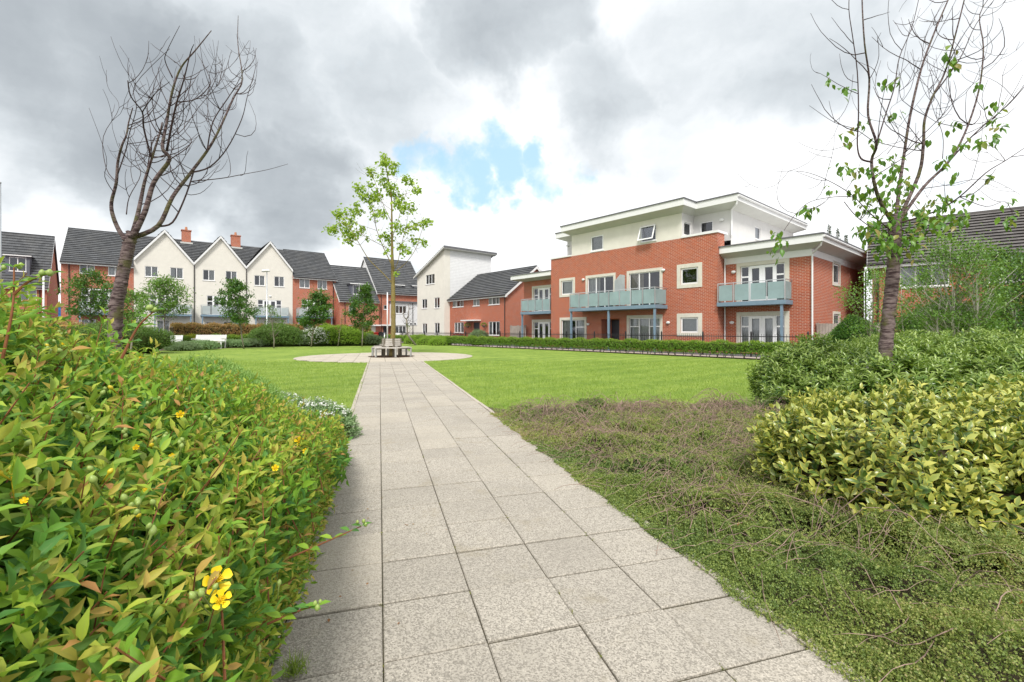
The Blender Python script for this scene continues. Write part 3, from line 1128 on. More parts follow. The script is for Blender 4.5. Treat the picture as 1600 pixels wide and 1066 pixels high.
def balcony(root, u0, u1, v0, v1, zdeck, hr=.98, panels=5, posts=(), frost='frost', right_side=True, left_side=True):
    """v0 is the outer edge (smaller), v1 the wall"""
    d = MB()
    d.box(u0, u1, v0, v1 - .002, zdeck - .20, zdeck)
    b = d.build('balcony', M['blue_steel'], root)
    for x in posts:
        MB().box(x - .055, x + .055, v0 + .06, v0 + .17, 0, zdeck - .203).build('post', M['blue_steel'], b)
    rl = MB()
    zt = zdeck + hr
    pts = [(u0 + .04, v1 - .02, zt), (u0 + .04, v0 + .05, zt), (u1 - .04, v0 + .05, zt), (u1 - .04, v1 - .02, zt)]
    for p, q in zip(pts[:-1], pts[1:]):
        rl.bar(p, q, .045, .04)
    W_ = u1 - u0 - .08
    for i in range(panels + 1):
        x = u0 + .04 + W_ * i / panels
        rl.bar((x, v0 + .05, zdeck), (x, v0 + .05, zt), .03, .04)
    rl.build('handrail', M['steel'], b)
    for i in range(panels):
        xa = u0 + .04 + W_ * i / panels + .05
        xb = u0 + .04 + W_ * (i + 1) / panels - .05
        MB().box(xa, xb, v0 + .045, v0 + .057, zdeck + .07, zt - .09).build('glass_panel', M[frost], b)
    for flag, x in ((left_side, u0 + .04), (right_side, u1 - .04)):
        if flag:
            MB().box(x - .006, x + .006, v0 + .10, v1 - .1, zdeck + .07, zt - .09).build('glass_panel', M[frost], b)
    return b


def wall_light(root, x, y, z):
    bm = bmesh.new()
    bmesh.ops.create_uvsphere(bm, u_segments=12, v_segments=8, radius=1)
    for v in bm.verts:
        v.co = Vector((x + v.co.x * .13, y + v.co.y * .07, z + (v.co.z * .07 if v.co.z > 0 else v.co.z * .10)))
    me = bpy.data.meshes.new('wall_light')
    bm.to_mesh(me); bm.free()
    me.materials.append(M['white']); me.shade_smooth()
    o = bpy.data.objects.new('wall_light', me)
    COL.objects.link(o)
    o.parent = root
    return o


# ---- apartment block ------------------------------------------------------
def build_apartments():
    fr = Fr(9.33 * BS, 23.9 * BS, (.6506, -.7594))
    R = empty('apartment_block', fr.o, fr.rz,
              'red brick apartment block with white overhanging flat roofs and frosted glass balconies behind the hedge', 'building')
    uL, uR = fr.u(861), fr.u(1121)
    vw = fr.v(1131.5, uR)                       # right wing set back
    uW = fr.u(1268, vw)                         # its right corner
    vB = fr.v(1350, uW)                         # back
    zP = (fr.zp(861, 407) + fr.zp(1119, 362)) / 2
    vU = fr.v(1084, fr.u(1065))
    uM0, uM1 = fr.u(893), fr.u(1065)
    uU = fr.u(1142, vU)
    vUB = min(fr.v(1241, uU), vB + .5)
    zUw = fr.zp(1064, 333)
    zdeck = fr.zp(1043, 477, 0)
    # --- front wall of the main block
    ff = xf_front(0)
    wins = []

    def inner(x0, x1, y0, y1, b, v=0.0, side=None):
        r = fr.rect(x0, x1, y0, y1, v) if side is None else fr.srect(x0, x1, y0, y1, side)
        return [r[0] + b, r[1] - b, r[2] + b, r[3] - b]
    SB = .17
    wins.append((inner(874.3, 898.6, 434.7, 464.4, SB), dict(div=(), surround=SB, cur='full', style='casement')))
    r = inner(915.3, 962, 428.8, 480, SB); r[2] = zdeck + .02
    wins.append((r, dict(div=(.33, .66), surround=SB, cur='left', sill=False, style='french3')))
    r = inner(979.5, 1035.3, 421, 480, SB); r[2] = zdeck + .02
    wins.append((r, dict(div=(.33, .66), surround=SB, cur='left', sill=False, tanc=True)))
    wins.append((inner(1057.9, 1097.3, 412, 450.4, SB + .05), dict(div=(), surround=SB + .05, cur='none', style='casement')))
    r = inner(874.8, 916.7, 496, 530, SB); r[2] = .12
    wins.append((r, dict(div=(.62,), surround=SB, cur='wide', sill=False, toplight=(1,))))
    r = inner(979.5, 1035.3, 492.5, 530, SB); r[2] = .12
    wins.append((r, dict(div=(.33, .66), surround=SB, cur='full', sill=False, toplight=(0, 2))))
    wins.append((inner(1057.9, 1097.3, 489.8, 526.3, SB + .05), dict(div=(), surround=SB + .05, cur='blind', style='casement')))
    door = fr.rect(939.6, 967.8, 498.6, 540, 0); door[2] = .10
    mb = MB(ff)
    wall_mesh(mb, uL, uR, 0, zP, [w[0] for w in wins] + [door], .12)
    # return face to the right wing, left return
    mb2 = MB(xf_right(uR)); wall_mesh(mb2, 0, vw + .02, 0, zP)
    mb.v += mb2.v; mb.uv += mb2.uv; mb.f += [tuple(i + len(mb.v) - len(mb2.v) for i in f) for f in mb2.f]
    mb.xf = lambda a, d, z: (a, d, z)
    mb.box(uL + .01, uR - .01, .14, .32, zP - .6, zP - .003)
    wall = mb.build('wall', M['brick'], R)
    for r, kw in wins:
        if kw.get('style') == 'french3': kw['style'] = 'win'
        window(R, ff, r, **kw)
    # deep porch with the entrance door
    p = MB(ff)
    x0, x1, z0, z1 = door
    p.poly([(x0, .12, z0), (x0, .12, z1), (x0, 1.0, z1), (x0, 1.0, z0)])
    p.poly([(x1, .12, z0), (x1, 1.0, z0), (x1, 1.0, z1), (x1, .12, z1)])
    p.poly([(x0, .12, z1), (x1, .12, z1), (x1, 1.0, z1), (x0, 1.0, z1)])
    p.poly([(x0, 1.0, z0), (x1, 1.0, z0), (x1, 1.0, z1), (x0, 1.0, z1)])
    p.build('porch', M['brick'], R)
    dd = MB(ff).box(x0 + .15, x1 - .55, .9, .98, z0, z1 - .05).build('door', M['door_dark'], R)
    MB(ff).box(x1 - .48, x1 - .1, .9, .95, z0, z1 - .05).build('side_light', M['upvc'], dd)
    # side and rear walls: left return of the block
    l = MB(xf_left(uL)); l.poly([(0, 0, 0), (-9, 0, 0), (-9, 0, zP), (0, 0, zP)])
    l.build('wall', M['brick'], R)
    # coping where the upper storey is set back
    MB().box(uL - .06, uM0, -.06, .30, zP, zP + .10).build('coping', M['white'], R)
    c = MB()
    c.box(uM1, uR + .06, -.06, .30, zP, zP + .12)
    c.box(uR - .25, uR + .06, .30, vw + .3, zP, zP + .12)
    c.build('coping', M['white'], R)
    t = MB(); t.box(uL + .3, uR - .25, .3, 9, zP - .3, zP - .2); t.build('terrace_deck', M['lead'], R)
    # --- upper storey
    up = MB(xf_front(.02))
    w1 = fr.rect(922.7, 942.5, 368, 392); w2 = fr.rect(1001, 1024.7, 353, 377)
    wall_mesh(up, uM0, uM1, zP - .25, zUw + .02, [w1, w2])
    up.build('upper_wall', M['cream'], R)
    window(R, xf_front(.02), w1, div=(), cur='blind', style='casement')
    window(R, xf_front(.02), w2, div=(), cur='none')
    # its open top-hung sash
    s = MB()
    a0, a1, z0, z1 = w2
    th = math.radians(20)
    def sp(a, zz, d=0.0):
        ln = z1 - zz
        return (a, -.02 - math.sin(th) * ln - d * math.cos(th), z1 - math.cos(th) * ln + d * math.sin(th) * 0)
    for (xa, xb, za, zb) in ((a0, a0 + .07, z0, z1), (a1 - .07, a1, z0, z1), (a0 + .07, a1 - .07, z0, z0 + .07), (a0 + .07, a1 - .07, z1 - .07, z1)):
        s.prism([sp(xa, za), sp(xb, za), sp(xb, zb), sp(xa, zb)][::-1], [sp(xa, za, .04), sp(xb, za, .04), sp(xb, zb, .04), sp(xa, zb, .04)][::-1])
    so = s.build('open_sash', M['upvc'], R)
    g = MB(); g.poly([sp(a0 + .05, z0 + .05, .02), sp(a1 - .05, z0 + .05, .02), sp(a1 - .05, z1 - .05, .02), sp(a0 + .05, z1 - .05, .02)])
    g.build('pane', M['glass'], so)
    u2 = MB()
    # set-back pieces, white: left bit, right return, right front, right side
    wr = fr.rect(1094, 1114, 346.2, 363, vU)
    m_ = MB(xf_front(vU)); wall_mesh(m_, uM1, uU, zP - .25, zUw, [wr]); m_.build('upper_wall', M['white_render'], R)
    m_ = MB(xf_front(vU)); wall_mesh(m_, uL + .35, uM0, zP - .25, zUw, []); m_.build('upper_wall', M['white_render'], R)
    window(R, xf_front(vU), wr, div=(), cur='none')
    nv0, nv1 = fr.v(1069, uM1), fr.v(1080, uM1)
    nr = [max(nv0, .12), min(nv1, vU - .12), fr.z(368, uM1, .6), fr.z(348, uM1, .6)]
    m_ = MB(xf_right(uM1)); wall_mesh(m_, .02, vU, zP - .25, zUw, [nr]); m_.build('upper_wall', M['white_render'], R)
    window(R, xf_right(uM1), nr, div=(), cur='none', fr=.05)
    sr = fr.srect(1180, 1188.5, 355, 374, uU)
    m_ = MB(xf_right(uU)); wall_mesh(m_, vU, vUB, zP - 1.2, zUw, [sr]); m_.build('upper_wall', M['white_render'], R)
    window(R, xf_right(uU), sr, div=(), cur='full', fr=.05)
    m_ = MB(xf_left(uM0)); m_.poly([(-.02, 0, zP - .2), (-vU, 0, zP - .2), (-vU, 0, zUw), (-.02, 0, zUw)])
    m_.build('upper_wall', M['cream'], R)
    m_ = MB(xf_left(uL + .35)); m_.poly([(-vU, 0, zP - .2), (-vUB, 0, zP - .2), (-vUB, 0, zUw), (-vU, 0, zUw)]); m_.build('upper_wall', M['white_render'], R)
    # upper roof
    oh = .62
    zt = fr.z(310, uM1 + .4, -oh)
    inn = [(uM0, .02), (uM1, .02), (uM1, vU), (uU, vU), (uU, vUB), (uL + .35, vUB), (uL + .35, vU), (uM0, vU)]
    out = [(uM0 - oh * .75, -oh), (uM1 + oh * .75, -oh), (uM1 + oh * .75, vU - oh), (uU + oh, vU - oh), (uU + oh, vUB + oh),
           (uL + .35 - oh, vUB + oh), (uL + .35 - oh, vU - oh), (uM0 - oh * .75, vU - oh)]
    slab_roof(R, out, inn, zt, .36, zUw)
    # downpipe on the upper corner
    MB().tube([(uU + oh - .05, vU - oh + .05, zt - .36), (uU + oh - .08, vU - oh + .08, zt - .52), (uU + .06, vU - .05, zUw - .05), (uU + .06, vU - .05, zP)],
              .045, 8).build('drainpipe', M['white'], R)
    MB().tube([(uU + oh + .05, vU - oh, zt - .1), (uU + oh + .05, vUB + oh, zt - .1)], .06, 8).build('gutter', M['white'], R)
    # --- right wing
    zWw = fr.z(389, uW, vw)
    fx = xf_front(vw)
    r1 = inner(1151, 1233.5, 407.5, 470, .2, vw); r1[2] = zdeck + .02
    r2 = inner(1151, 1233.5, 487, 530, .2, vw); r2[2] = .12
    mb = MB(fx); wall_mesh(mb, uR, uW, 0, zWw - .003, [r1, r2], .12)
    s1 = inner(1300.5, 1312.5, 409, 447.5, .13, side=uW); s2 = inner(1301, 1312.5, 487, 520, .13, side=uW)
    mb.build('wall', M['brick'], R)
    mb2 = MB(xf_right(uW)); wall_mesh(mb2, vw, vB, 0, zWw - .003, [s1, s2], .12); mb2.build('wall', M['brick'], R)
    dv = (.2, .5, .8)
    window(R, fx, r1, div=dv, style='french', surround=.2, cur='none', sill=False)
    window(R, fx, r2, div=dv, style='french', surround=.2, cur='full', sill=False)
    window(R, xf_right(uW), s1, div=(), surround=.13, cur='full', style='casement')
    window(R, xf_right(uW), s2, div=(), surround=.13, cur='blind', style='casement')
    bnd = MB(fx); bnd.box(uR + .02, uW + .03, -.03, .0, zWw - .32, zWw)
    bnd.xf = xf_right(uW); bnd.box(vw, vB, -.03, .0, zWw - .32, zWw)
    bnd.build('render_band', M['white'], R)
    zt2 = fr.z(366, uW + .35, vw - .62)
    inn = [(uR - .02, vw - .03), (uW + .03, vw - .03), (uW + .03, vB + .03), (uR - .02, vB + .03)]
    out = [(uR + .02, vw - .62), (uW + .62, vw - .62), (uW + .62, vB + .62), (uR + .02, vB + .62)]
    slab_roof(R, out, inn, zt2, .34, zWw)
    MB().tube([(uW + .66, vw - .6, zt2 - .1), (uW + .66, vB + .6, zt2 - .1)], .06, 8).build('gutter', M['white'], R)
    MB().tube([(uW + .55, vw - .5, zt2 - .34), (uW + .5, vw - .45, zt2 - .5), (uW + .05, vw - .06, zWw - .25), (uW + .05, vw - .06, 0)], .04, 8).build('drainpipe', M['white'], R)
    MB().tube([(uW + .55, vB + .3, zt2 - .34), (uW + .10, vB - .1, zWw - .3), (uW + .10, vB - .1, 0)], .04, 8).build('drainpipe', M['white'], R)
    pipe(R, uR + .07, vw - .07, 0, zt2 - .1, M['white'])
    MB().box(uR + .01, uR + .2, vw - .2, vw - .01, zt2 - .35, zt2 - .12).build('hopper', M['white'], R)
    ub = fr.u(1239, vw)
    vb = fr.v(1228, ub)
    balcony(R, fr.u(1122, -.05), ub, min(vb, 0) - .05, vw, zdeck, panels=4, posts=(ub - .2,), left_side=False)
    ulc = fr.u(889, -1.3)
    urc = fr.u(1043)
    bal = balcony(R, ulc, urc, -1.3, 0, zdeck, panels=8, posts=(ulc + .1, fr.u(950, -1.25), fr.u(1022, -1.25)))
    xs_ = fr.u(968, -.6)
    sc_ = MB(); sc_.prism([(xs_ - .006, -1.1, zdeck + .1), (xs_ - .006, -.05, zdeck + .1), (xs_ - .006, -.05, zdeck + 2.0), (xs_ - .006, -.55, zdeck + 2.0), (xs_ - .006, -1.1, zdeck + 1.55)],
                          [(xs_ + .006, -1.1, zdeck + .1), (xs_ + .006, -.05, zdeck + .1), (xs_ + .006, -.05, zdeck + 2.0), (xs_ + .006, -.55, zdeck + 2.0), (xs_ + .006, -1.1, zdeck + 1.55)])
    sc_.build('privacy_screen', M['frost_pale'], bal)
    # --- left wing
    vl = .9
    uLL = fr.u(818.5, vl)
    zLw = fr.zp(861, 436, vl)
    fx = xf_front(vl)
    r1 = inner(831.5, 868, 446, 480, .18, vl); r1[2] = zdeck + .02
    r2 = inner(831.5, 868, 499.3, 530, .18, vl); r2[2] = .12
    mb = MB(fx); wall_mesh(mb, uLL, uL + .3, 0, zLw, [r1, r2], .12); mb.build('wall', M['brick'], R)
    mb = MB(xf_left(uLL)); mb.poly([(-vl, 0, 0), (-vB, 0, 0), (-vB, 0, zLw), (-vl, 0, zLw)][::-1]); mb.build('wall', M['brick'], R)
    window(R, fx, r1, div=(.22, .5, .78), style='french', surround=.18, cur='none', sill=False)
    window(R, fx, r2, div=(.22, .5, .78), style='french', surround=.18, cur='none', sill=False)
    zt3 = fr.zp(861, 424, 0.2)
    slab_roof(R, [(uLL - .55, vl - .95), (uL - .02, vl - .95), (uL - .02, vB), (uLL - .55, vB)],
              [(uLL, vl - .03), (uL - .02, vl - .03), (uL - .02, vB - .3), (uLL, vB - .3)], zt3, .32, zLw)
    bl0 = fr.u(814.6, 0)
    balcony(R, bl0, uL - .02, -.1, vl, zdeck - .02, panels=4, posts=(bl0 + .1,), right_side=False)
    # back walls
    bk = MB(xf_back(vB)); bk.poly([(-uW, 0, 0), (-uLL, 0, 0), (-uLL, 0, zP - .4), (-uW, 0, zWw)]); bk.build('wall', M['brick'], R)
    for (px, py, v) in ((912, 437, 0), (1037, 422, 0), (919.5, 506.5, 0), (1044.5, 504, 0), (1128.5 + 18, 425, vw), (1144, 504, vw), (1128, 343.5, vU)):
        u = fr.u(px, v)
        wall_light(R, u, v - .05, fr.z(py, u, v))
    wall_light(R, fr.u(887.5, vU), vU - .05, fr.zp(887.5, 384, vU))
    return fr


FA = build_apartments()


# ---- brick house beside it, and the cream block ---------------------------
def build_brick_house():
    fr = Fr(-1.6 * BS, 41.6 * BS, (.6506, -.7594))
    R = empty('brick_house', fr.o, fr.rz, 'two storey red brick house with black door and flat white canopy beside the cream block', 'house')
    u0, u1 = fr.u(703), fr.u(790.8)
    D = 7.5
    ze = fr.zp(790, 459)
    zr = fr.zp(828, 418, D / 2)
    zr = (zr + fr.zp(735, 431.6, D / 2)) / 2
    ff = xf_front(0)
    ws = [(fr.rect(707.2, 724.4, 463.2, 479.8), dict(div=(.33, .66), cur='wide')), (fr.rect(739, 749.4, 460.7, 478), dict(cur='blind')),
          (fr.rect(763.3, 780.7, 457.3, 476), dict(div=(.33, .66), cur='sides')), (fr.rect(710, 724.4, 504, 520), dict(div=(.33, .66), cur='full')),
          (fr.rect(763.3, 781, 502.6, 524), dict(div=(.33, .66), cur='sides'))]
    door = fr.rect(740, 749.5, 504, 530); door[2] = .05
    mb = MB(ff); wall_mesh(mb, u0, u1, 0, ze + .12, [w[0] for w in ws] + [door], .12)
    mb.xf = lambda a, d, z: (a, d, z)
    gable_walls(mb, u1, 0, D, ze + .1, zr - .02)
    mb.poly([(u0, D, 0), (u1, D, 0), (u1, D, ze), (u0, D, ze)])
    mb.build('wall', M['brick'], R)
    for r, k in ws: window(R, ff, r, **k)
    d = MB(ff).box(door[0], door[1], .06, .11, door[2], door[3]).build('door', M['door_dark'], R)
    MB(ff).box(door[0] + .12, door[0] + .16, .02, .06, 1.0, 1.2).build('handle', M['steel'], d)
    c = fr.rect(728.7, 750.6, 500, 504)
    MB(ff).box(c[0], c[1] + .1, -.75, -.003, c[3] - .12, c[3]).build('door_canopy', M['white'], R)
    gable_roof(R, u0, u1, 0, D, ze + .1, zr, left=False, oh=.3)
    pipe(R, u1 - .12, -.08, 0, ze, M['pipe_black'])
    for px, py in ((729.9, 509), (755.5, 508.5)):
        u = fr.u(px, -.4); z = fr.z(py, u, -.4)
        p = fr.o + fr.ex * u + fr.ey * (-.35)
        t = empty('hanging_basket', (p.x, p.y, z - .2), 0, 'leafy hanging basket %s the black front door of the brick house' % ('left of' if px < 740 else 'right of'), 'hanging basket', 'hanging baskets by the front door')
        b = MB().tube([(0, 0, -.02), (0, 0, .1), (0, 0, .2)], [.08, .17, .2], 10).build('basket', M['timber_dark'], t)
        MB().tube([(0, 0, .2), (0, 0, .55), (.0, .35, .55)], .012, 5).build('bracket', M['black'], t)
        P, Nn = blob_points(150, [(0, 0, .22, .26, .26, .2)], zmin=-1)
        leaves_obj('foliage', leaf_s(.6), P, Nn + np.array([0, 0, -.4]), rand_unit(len(P)), np.full(len(P), .09), L['hedge'], parent=t)
    u = fr.u(715, -.5)
    p = fr.o + fr.ex * u + fr.ey * (-.5)
    t = empty('window_planter', (p.x, p.y, 0), fr.rz, 'long planter of dark red flowers below the ground floor window of the brick house', 'planter')
    MB().box(-.8, .8, -.15, .15, 0, .75).build('trough', M['timber_dark'], t)
    P, Nn = blob_points(260, [(0, 0, .78, .85, .2, .15)], zmin=.5)
    redm = leafmat('red_petals', [(.30, .01, .02), (.42, .02, .03), (.18, .02, .02)])
    leaves_obj('flowers', leaf_s(.8), P, rand_unit(len(P)), Nn, np.full(len(P), .09), redm, parent=t)
    return fr, u0, D


def build_cream_block(frB, uc):
    fr = frB
    vc = fr.v(694, uc)
    R = empty('cream_block', fr.o, fr.rz, 'tall cream rendered block with a single sloping roof and white boarded side wall', 'building')
    ff = xf_front(vc)
    u0 = fr.u(652, vc)
    vend = fr.v(767.5, uc)
    zl = fr.z(433, u0, vc)
    zh = fr.z(390.5, uc, vc)
    ws = [(fr.rect(665.3, 679, 428, 444, vc), dict(div=(.33, .66), cur='wide', tanc=True)),
          (fr.rect(659.3, 667.2, 467.5, 482, vc), dict(div=(.5,), cur='none')), (fr.rect(678.5, 686.8, 465, 481.5, vc), dict(div=(.5,), cur='sides', tanc=True)),
          (fr.rect(660, 667.2, 505.6, 521, vc), dict(div=(.5,), cur='sides')), (fr.rect(679, 686.8, 504.6, 521, vc), dict(div=(.5,), cur='left', tanc=True))]
    k = (zh - zl) / (uc - u0)
    mb = MB(ff)
    wall_mesh(mb, u0, uc, 0, zl, [w[0] for w in ws], .12)
    mb.poly([(u0, 0, zl), (uc, 0, zl), (uc, 0, zh)])
    mb.xf = xf_right(uc)
    wall_mesh(mb, vc, 0.02, 0, zh)
    mb.build('wall', M['cream'], R)
    for r, kw in ws: window(R, ff, r, **kw)
    b = MB(xf_right(uc - .03)); b.poly([(0.02, 0, 0), (vend, 0, 0), (vend, 0, zh), (0.02, 0, zh)]); b.build('boarded_wall', M['whiteboard'], R)
    bl = MB(xf_left(u0)); bl.poly([(-vc, 0, 0), (-vend, 0, 0), (-vend, 0, zl), (-vc, 0, zl)][::-1]); bl.build('wall', M['cream'], R)
    oh = .35
    r_ = MB()
    ua, ub = u0 - oh, uc + oh + .1
    za, zb = zl - oh * k + .12, zh + (oh + .1) * k + .12
    va, vb = vc - oh, vend + .5
    slope(r_, (ua, vb, za), (ua, va, za), (ub, va, zb), (ub, vb, zb))
    roof = r_.build('roof', M['tiles'], R)
    f = MB()
    f.prism([(ua, va, za - .18), (ub, va, zb - .18), (ub, va, zb), (ua, va, za)], [(ua, va + .03, za - .18), (ub, va + .03, zb - .18), (ub, va + .03, zb), (ua, va + .03, za)])
    f.box(ub - .03, ub, va + .03, vb, zb - .2, zb - .02)
    f.poly([(uc - .03, va, zh), (uc - .03, vb, zh), (ub, vb, zb - .18), (ub, va, zb - .18)])
    f.poly([(u0, vc, zl), (uc, vc, zh), (uc, va, zh), (u0, va, zl)])
    f.build('fascia', M['soffit'], roof)
    MB().box(ub + .001, ub + .04, va, vb, zb - .12, zb + .08).build('roof_edge_trim', M['lead'], roof)


frB, uB0, DB = build_brick_house()
build_cream_block(frB, uB0)


# ---- terrace ----------------------------------------------------------------
frT = Fr(-29.8 * BS, 46.6 * BS, (.784, .62))
DT = 9.0


def dormer(root, fr, u0, u1, z0, z1, v, k, ze):
    """front face at depth v; roof slope k above eave height ze"""
    d = MB()
    vb = lambda z: (z - ze) / k
    r = [u0 + .25, u1 - .25, z0 + .05, z1 - .12]
    d.xf = xf_front(v)
    wall_mesh(d, u0, u1, z0 - .3, z1, [r], .1)
    d.xf = lambda a, b, c: (a, b, c)
    for u in (u0, u1):
        d.poly([(u, v, z0 - .3), (u, v, z1), (u, max(vb(z1), v + .1) + .2, z1)])
    o = d.build('dormer', M['dormer'], root)
    MB().box(u0 - .15, u1 + .15, v - .2, vb(z1) + .3, z1, z1 + .1).build('dormer_roof', M['lead'], o)
    MB().box(u0 - .16, u1 + .16, v - .215, v - .2, z1 - .02, z1 + .09).build('dormer_fascia', M['white'], o)
    w = window(root, xf_front(v), r, div=(.5,), cur='none')
    return o


def terrace_house(px0, px1, kind, label, cfg):
    fr = frT
    u0, u1 = fr.u(px0), fr.u(px1)
    c = (u0 + u1) / 2
    p = fr.o + fr.ex * c
    R = empty('terraced_house', p, fr.rz, label, 'house', 'houses of the terrace behind the garden')
    sh = -c
    def S(r): return [r[0] + sh, r[1] + sh, r[2], r[3]]
    U0, U1 = u0 + sh + .004, u1 + sh - .004
    ZE, ZR, vr = cfg['ze'], cfg['zr'], cfg['vr']
    ff = xf_front(0)
    mat = M['cream'] if kind == 'gable' else M['brick']
    wins = [(S(fr.rect(*w[0])), w[1]) for w in cfg['wins']]
    for w in wins:
        if w[1].pop('door', None): w[0][2] = cfg['deck'] + .02
        if w[1].pop('grd', None): w[0][2] = .1
    mb = MB(ff)
    zl = cfg.get('zl', ZE)
    wall_mesh(mb, U0, U1, 0, zl, [w[0] for w in wins], .12)
    mb.xf = lambda a, d, z: (a, d, z)
    for U in (U0, U1):
        mb.poly([(U, 0, 0), (U, DT, 0), (U, DT, ZE), (U, vr, ZR - .05), (U, 0, ZE)])
    mb.poly([(U0, DT, 0), (U1, DT, 0), (U1, DT, ZE), (U0, DT, ZE)])
    if kind == 'gable':
        za = cfg['za']
        mb.poly([(U0, 0, zl), (U1, 0, zl), ((U0 + U1) / 2, 0, za)])
    mb.build('wall', mat, R)
    for r, kw in wins:
        window(R, ff, r, **kw)
    # main roof slopes
    if kind == 'gable':
        r_ = MB()
        slope(r_, (U0, 0.6, ZE + .6 * (ZR - ZE) / vr), (U1, 0.6, ZE + .6 * (ZR - ZE) / vr), (U1, vr, ZR), (U0, vr, ZR))
        slope(r_, (U1, DT, ZE), (U0, DT, ZE), (U0, vr, ZR), (U1, vr, ZR))
        za = cfg['za'] + .12
        zv = zl + .10
        m = (U0 + U1) / 2
        slope(r_, (U0, vr, zv), (U0, -.22, zv), (m, -.22, za), (m, vr + .5, za))
        slope(r_, (U1, -.22, zv), (U1, vr, zv), (m, vr + .5, za), (m, -.22, za))
        roof = r_.build('roof', M['tiles'], R)
        b = MB()
        for (xa, za_, xb, zb_) in ((U0, zv, m, za), (U1, zv, m, za)):
            pz = [(xa, -.25, za_ - .30), (xb, -.25, zb_ - .30), (xb, -.25, zb_ - .02), (xa, -.25, za_ - .02)]
            b.prism(pz, [(q[0], -.21, q[2]) for q in pz])
            b.poly([(xa, -.21, za_ - .28), (xb, -.21, zb_ - .28), (xb, -.002, zb_ - .28), (xa, -.002, za_ - .28)])
        b.build('bargeboard', M['white'], R)
    else:
        gable_roof(R, U0, U1, 0, DT, ZE, ZR, vr=vr, left=cfg.get('left', False), right=cfg.get('right', False), oh=.35, ohs=.04)
    for ch in cfg.get('chim', []):
        uu = fr.u(ch[0], vr) + sh
        w = (fr.u(ch[1], vr) - fr.u(ch[0], vr))
        zt = fr.z(ch[2], fr.u(ch[0], vr), vr)
        co = MB().box(uu, uu + w, vr - .45, vr + .35, ZR - .6, zt).build('chimney', M['brick'], R)
        MB().box(uu - .05, uu + w + .05, vr - .5, vr + .4, zt, zt + .08).build('chimney_cap', M['brick'], co)
        MB().tube([(uu + w / 2, vr, zt + .08), (uu + w / 2, vr, zt + .45)], [.15, .11], 10).build('chimney_pot', M['terracotta'], co)
        MB().box(uu - .12, uu + w + .12, vr - .75, vr - .45, ZR - .55, ZR - .3).build('flashing', M['soffit'], co)
    if cfg.get('bal'):
        x0, x1 = cfg['bal']
        a, b = fr.u(x0, -1.2) + sh, fr.u(x1, -1.2) + sh
        balcony(R, max(a, U0 + .15), b, -1.2, 0, cfg['deck'], panels=4, posts=(max(a, U0 + .15) + .1, b - .1), frost='frost_pale', hr=1.0)
    for px in cfg.get('pipes', []):
        pipe(R, fr.u(px) + sh, -.07, 0, zl, M['pipe_black'])
    if cfg.get('lamp'):
        lx, ly = cfg['lamp']
        wall_light(R, fr.u(lx) + sh, -.05, fr.zp(lx, ly))
    if cfg.get('extra'):
        cfg['extra'](R, S, fr)
    return R


zE = fr_ze = (frT.zp(95, 405) + frT.zp(528, 434)) / 2
VR = 5.0
zR_ = (frT.zp(99, 356, VR) + frT.zp(505, 396.5, VR)) / 2
DK = frT.zp(345, 492, -1.2)
print('terrace eave', zE, 'ridge', zR_, 'deck', DK, 'apt deck', FA.zp(1043, 477))
gz = []
for vx, vy in ((206, 406), (302.3, 410.5), (384, 415.5), (460, 425)):
    gz.append(frT.zp(vx, vy))
az = [frT.zp(256, 361), frT.zp(343.7, 370), frT.zp(421.4, 379)]
zl_ = sum(gz) / 4
za_ = sum(az) / 3
print('gable', gz, az)
base = dict(ze=zE, zr=zR_, vr=VR, deck=DK)


def paper(R, S, fr):
    r = S(fr.rect(140.5, 145.5, 419.5, 424.5))
    MB(xf_front(.06)).box(r[0], r[1], 0, .004, r[2], r[3]).build('window_notice', M['white'], R)


terrace_house(95, 209, 'brick', 'red brick terrace end left of the cream gables, white paper in its upper window', dict(
    base, left=True, pipes=(108,), extra=paper, bal=(122, 186),
    wins=[((124, 148.2, 409.7, 427.7), dict(cur='right')), ((168.8, 190.7, 412, 431), dict(cur='full')),
          ((126.6, 182, 451, 490), dict(div=(.2, .5, .8), style='french', cur='none', sill=False, door=1)),
          ((126.6, 150, 499, 520), dict(cur='full'))]))
terrace_house(209, 302.8, 'gable', 'cream gabled terrace house nearest the bare tree, left one of the three gables', dict(
    base, zl=zl_, za=za_, pipes=(), bal=(240, 300),
    wins=[((226.3, 246.9, 416.3, 432.5), dict(cur='full')), ((265.9, 286.2, 418.5, 435.3), dict(cur='wide')),
          ((234, 279, 460.5, 490), dict(div=(.22, .5, .78), style='french', cur='none', sill=False, door=1)),
          ((245, 265, 501, 520), dict(cur='full'))]))
terrace_house(302.8, 384.3, 'gable', 'middle one of the three cream gabled terrace houses, between the two chimneys', dict(
    base, zl=zl_, za=za_, pipes=(303.5,), bal=(314.6, 372), chim=[(283.7 + 19.5, 298 + 19.5, 362.5)] and [],
    lamp=(343.5, 456),
    wins=[((316.9, 335.5, 421.9, 438.3), dict(cur='right')), ((352.5, 370.3, 424, 439.6), dict(cur='right')),
          ((323.3, 363.8, 462.5, 490), dict(div=(.22, .5, .78), style='french', cur='none', sill=False, door=1)),
          ((321.7, 339.5, 502.5, 520), dict(cur='full')), ((348.8, 363.9, 503, 520), dict(div=(), cur='none', name='door', grd=1))]))
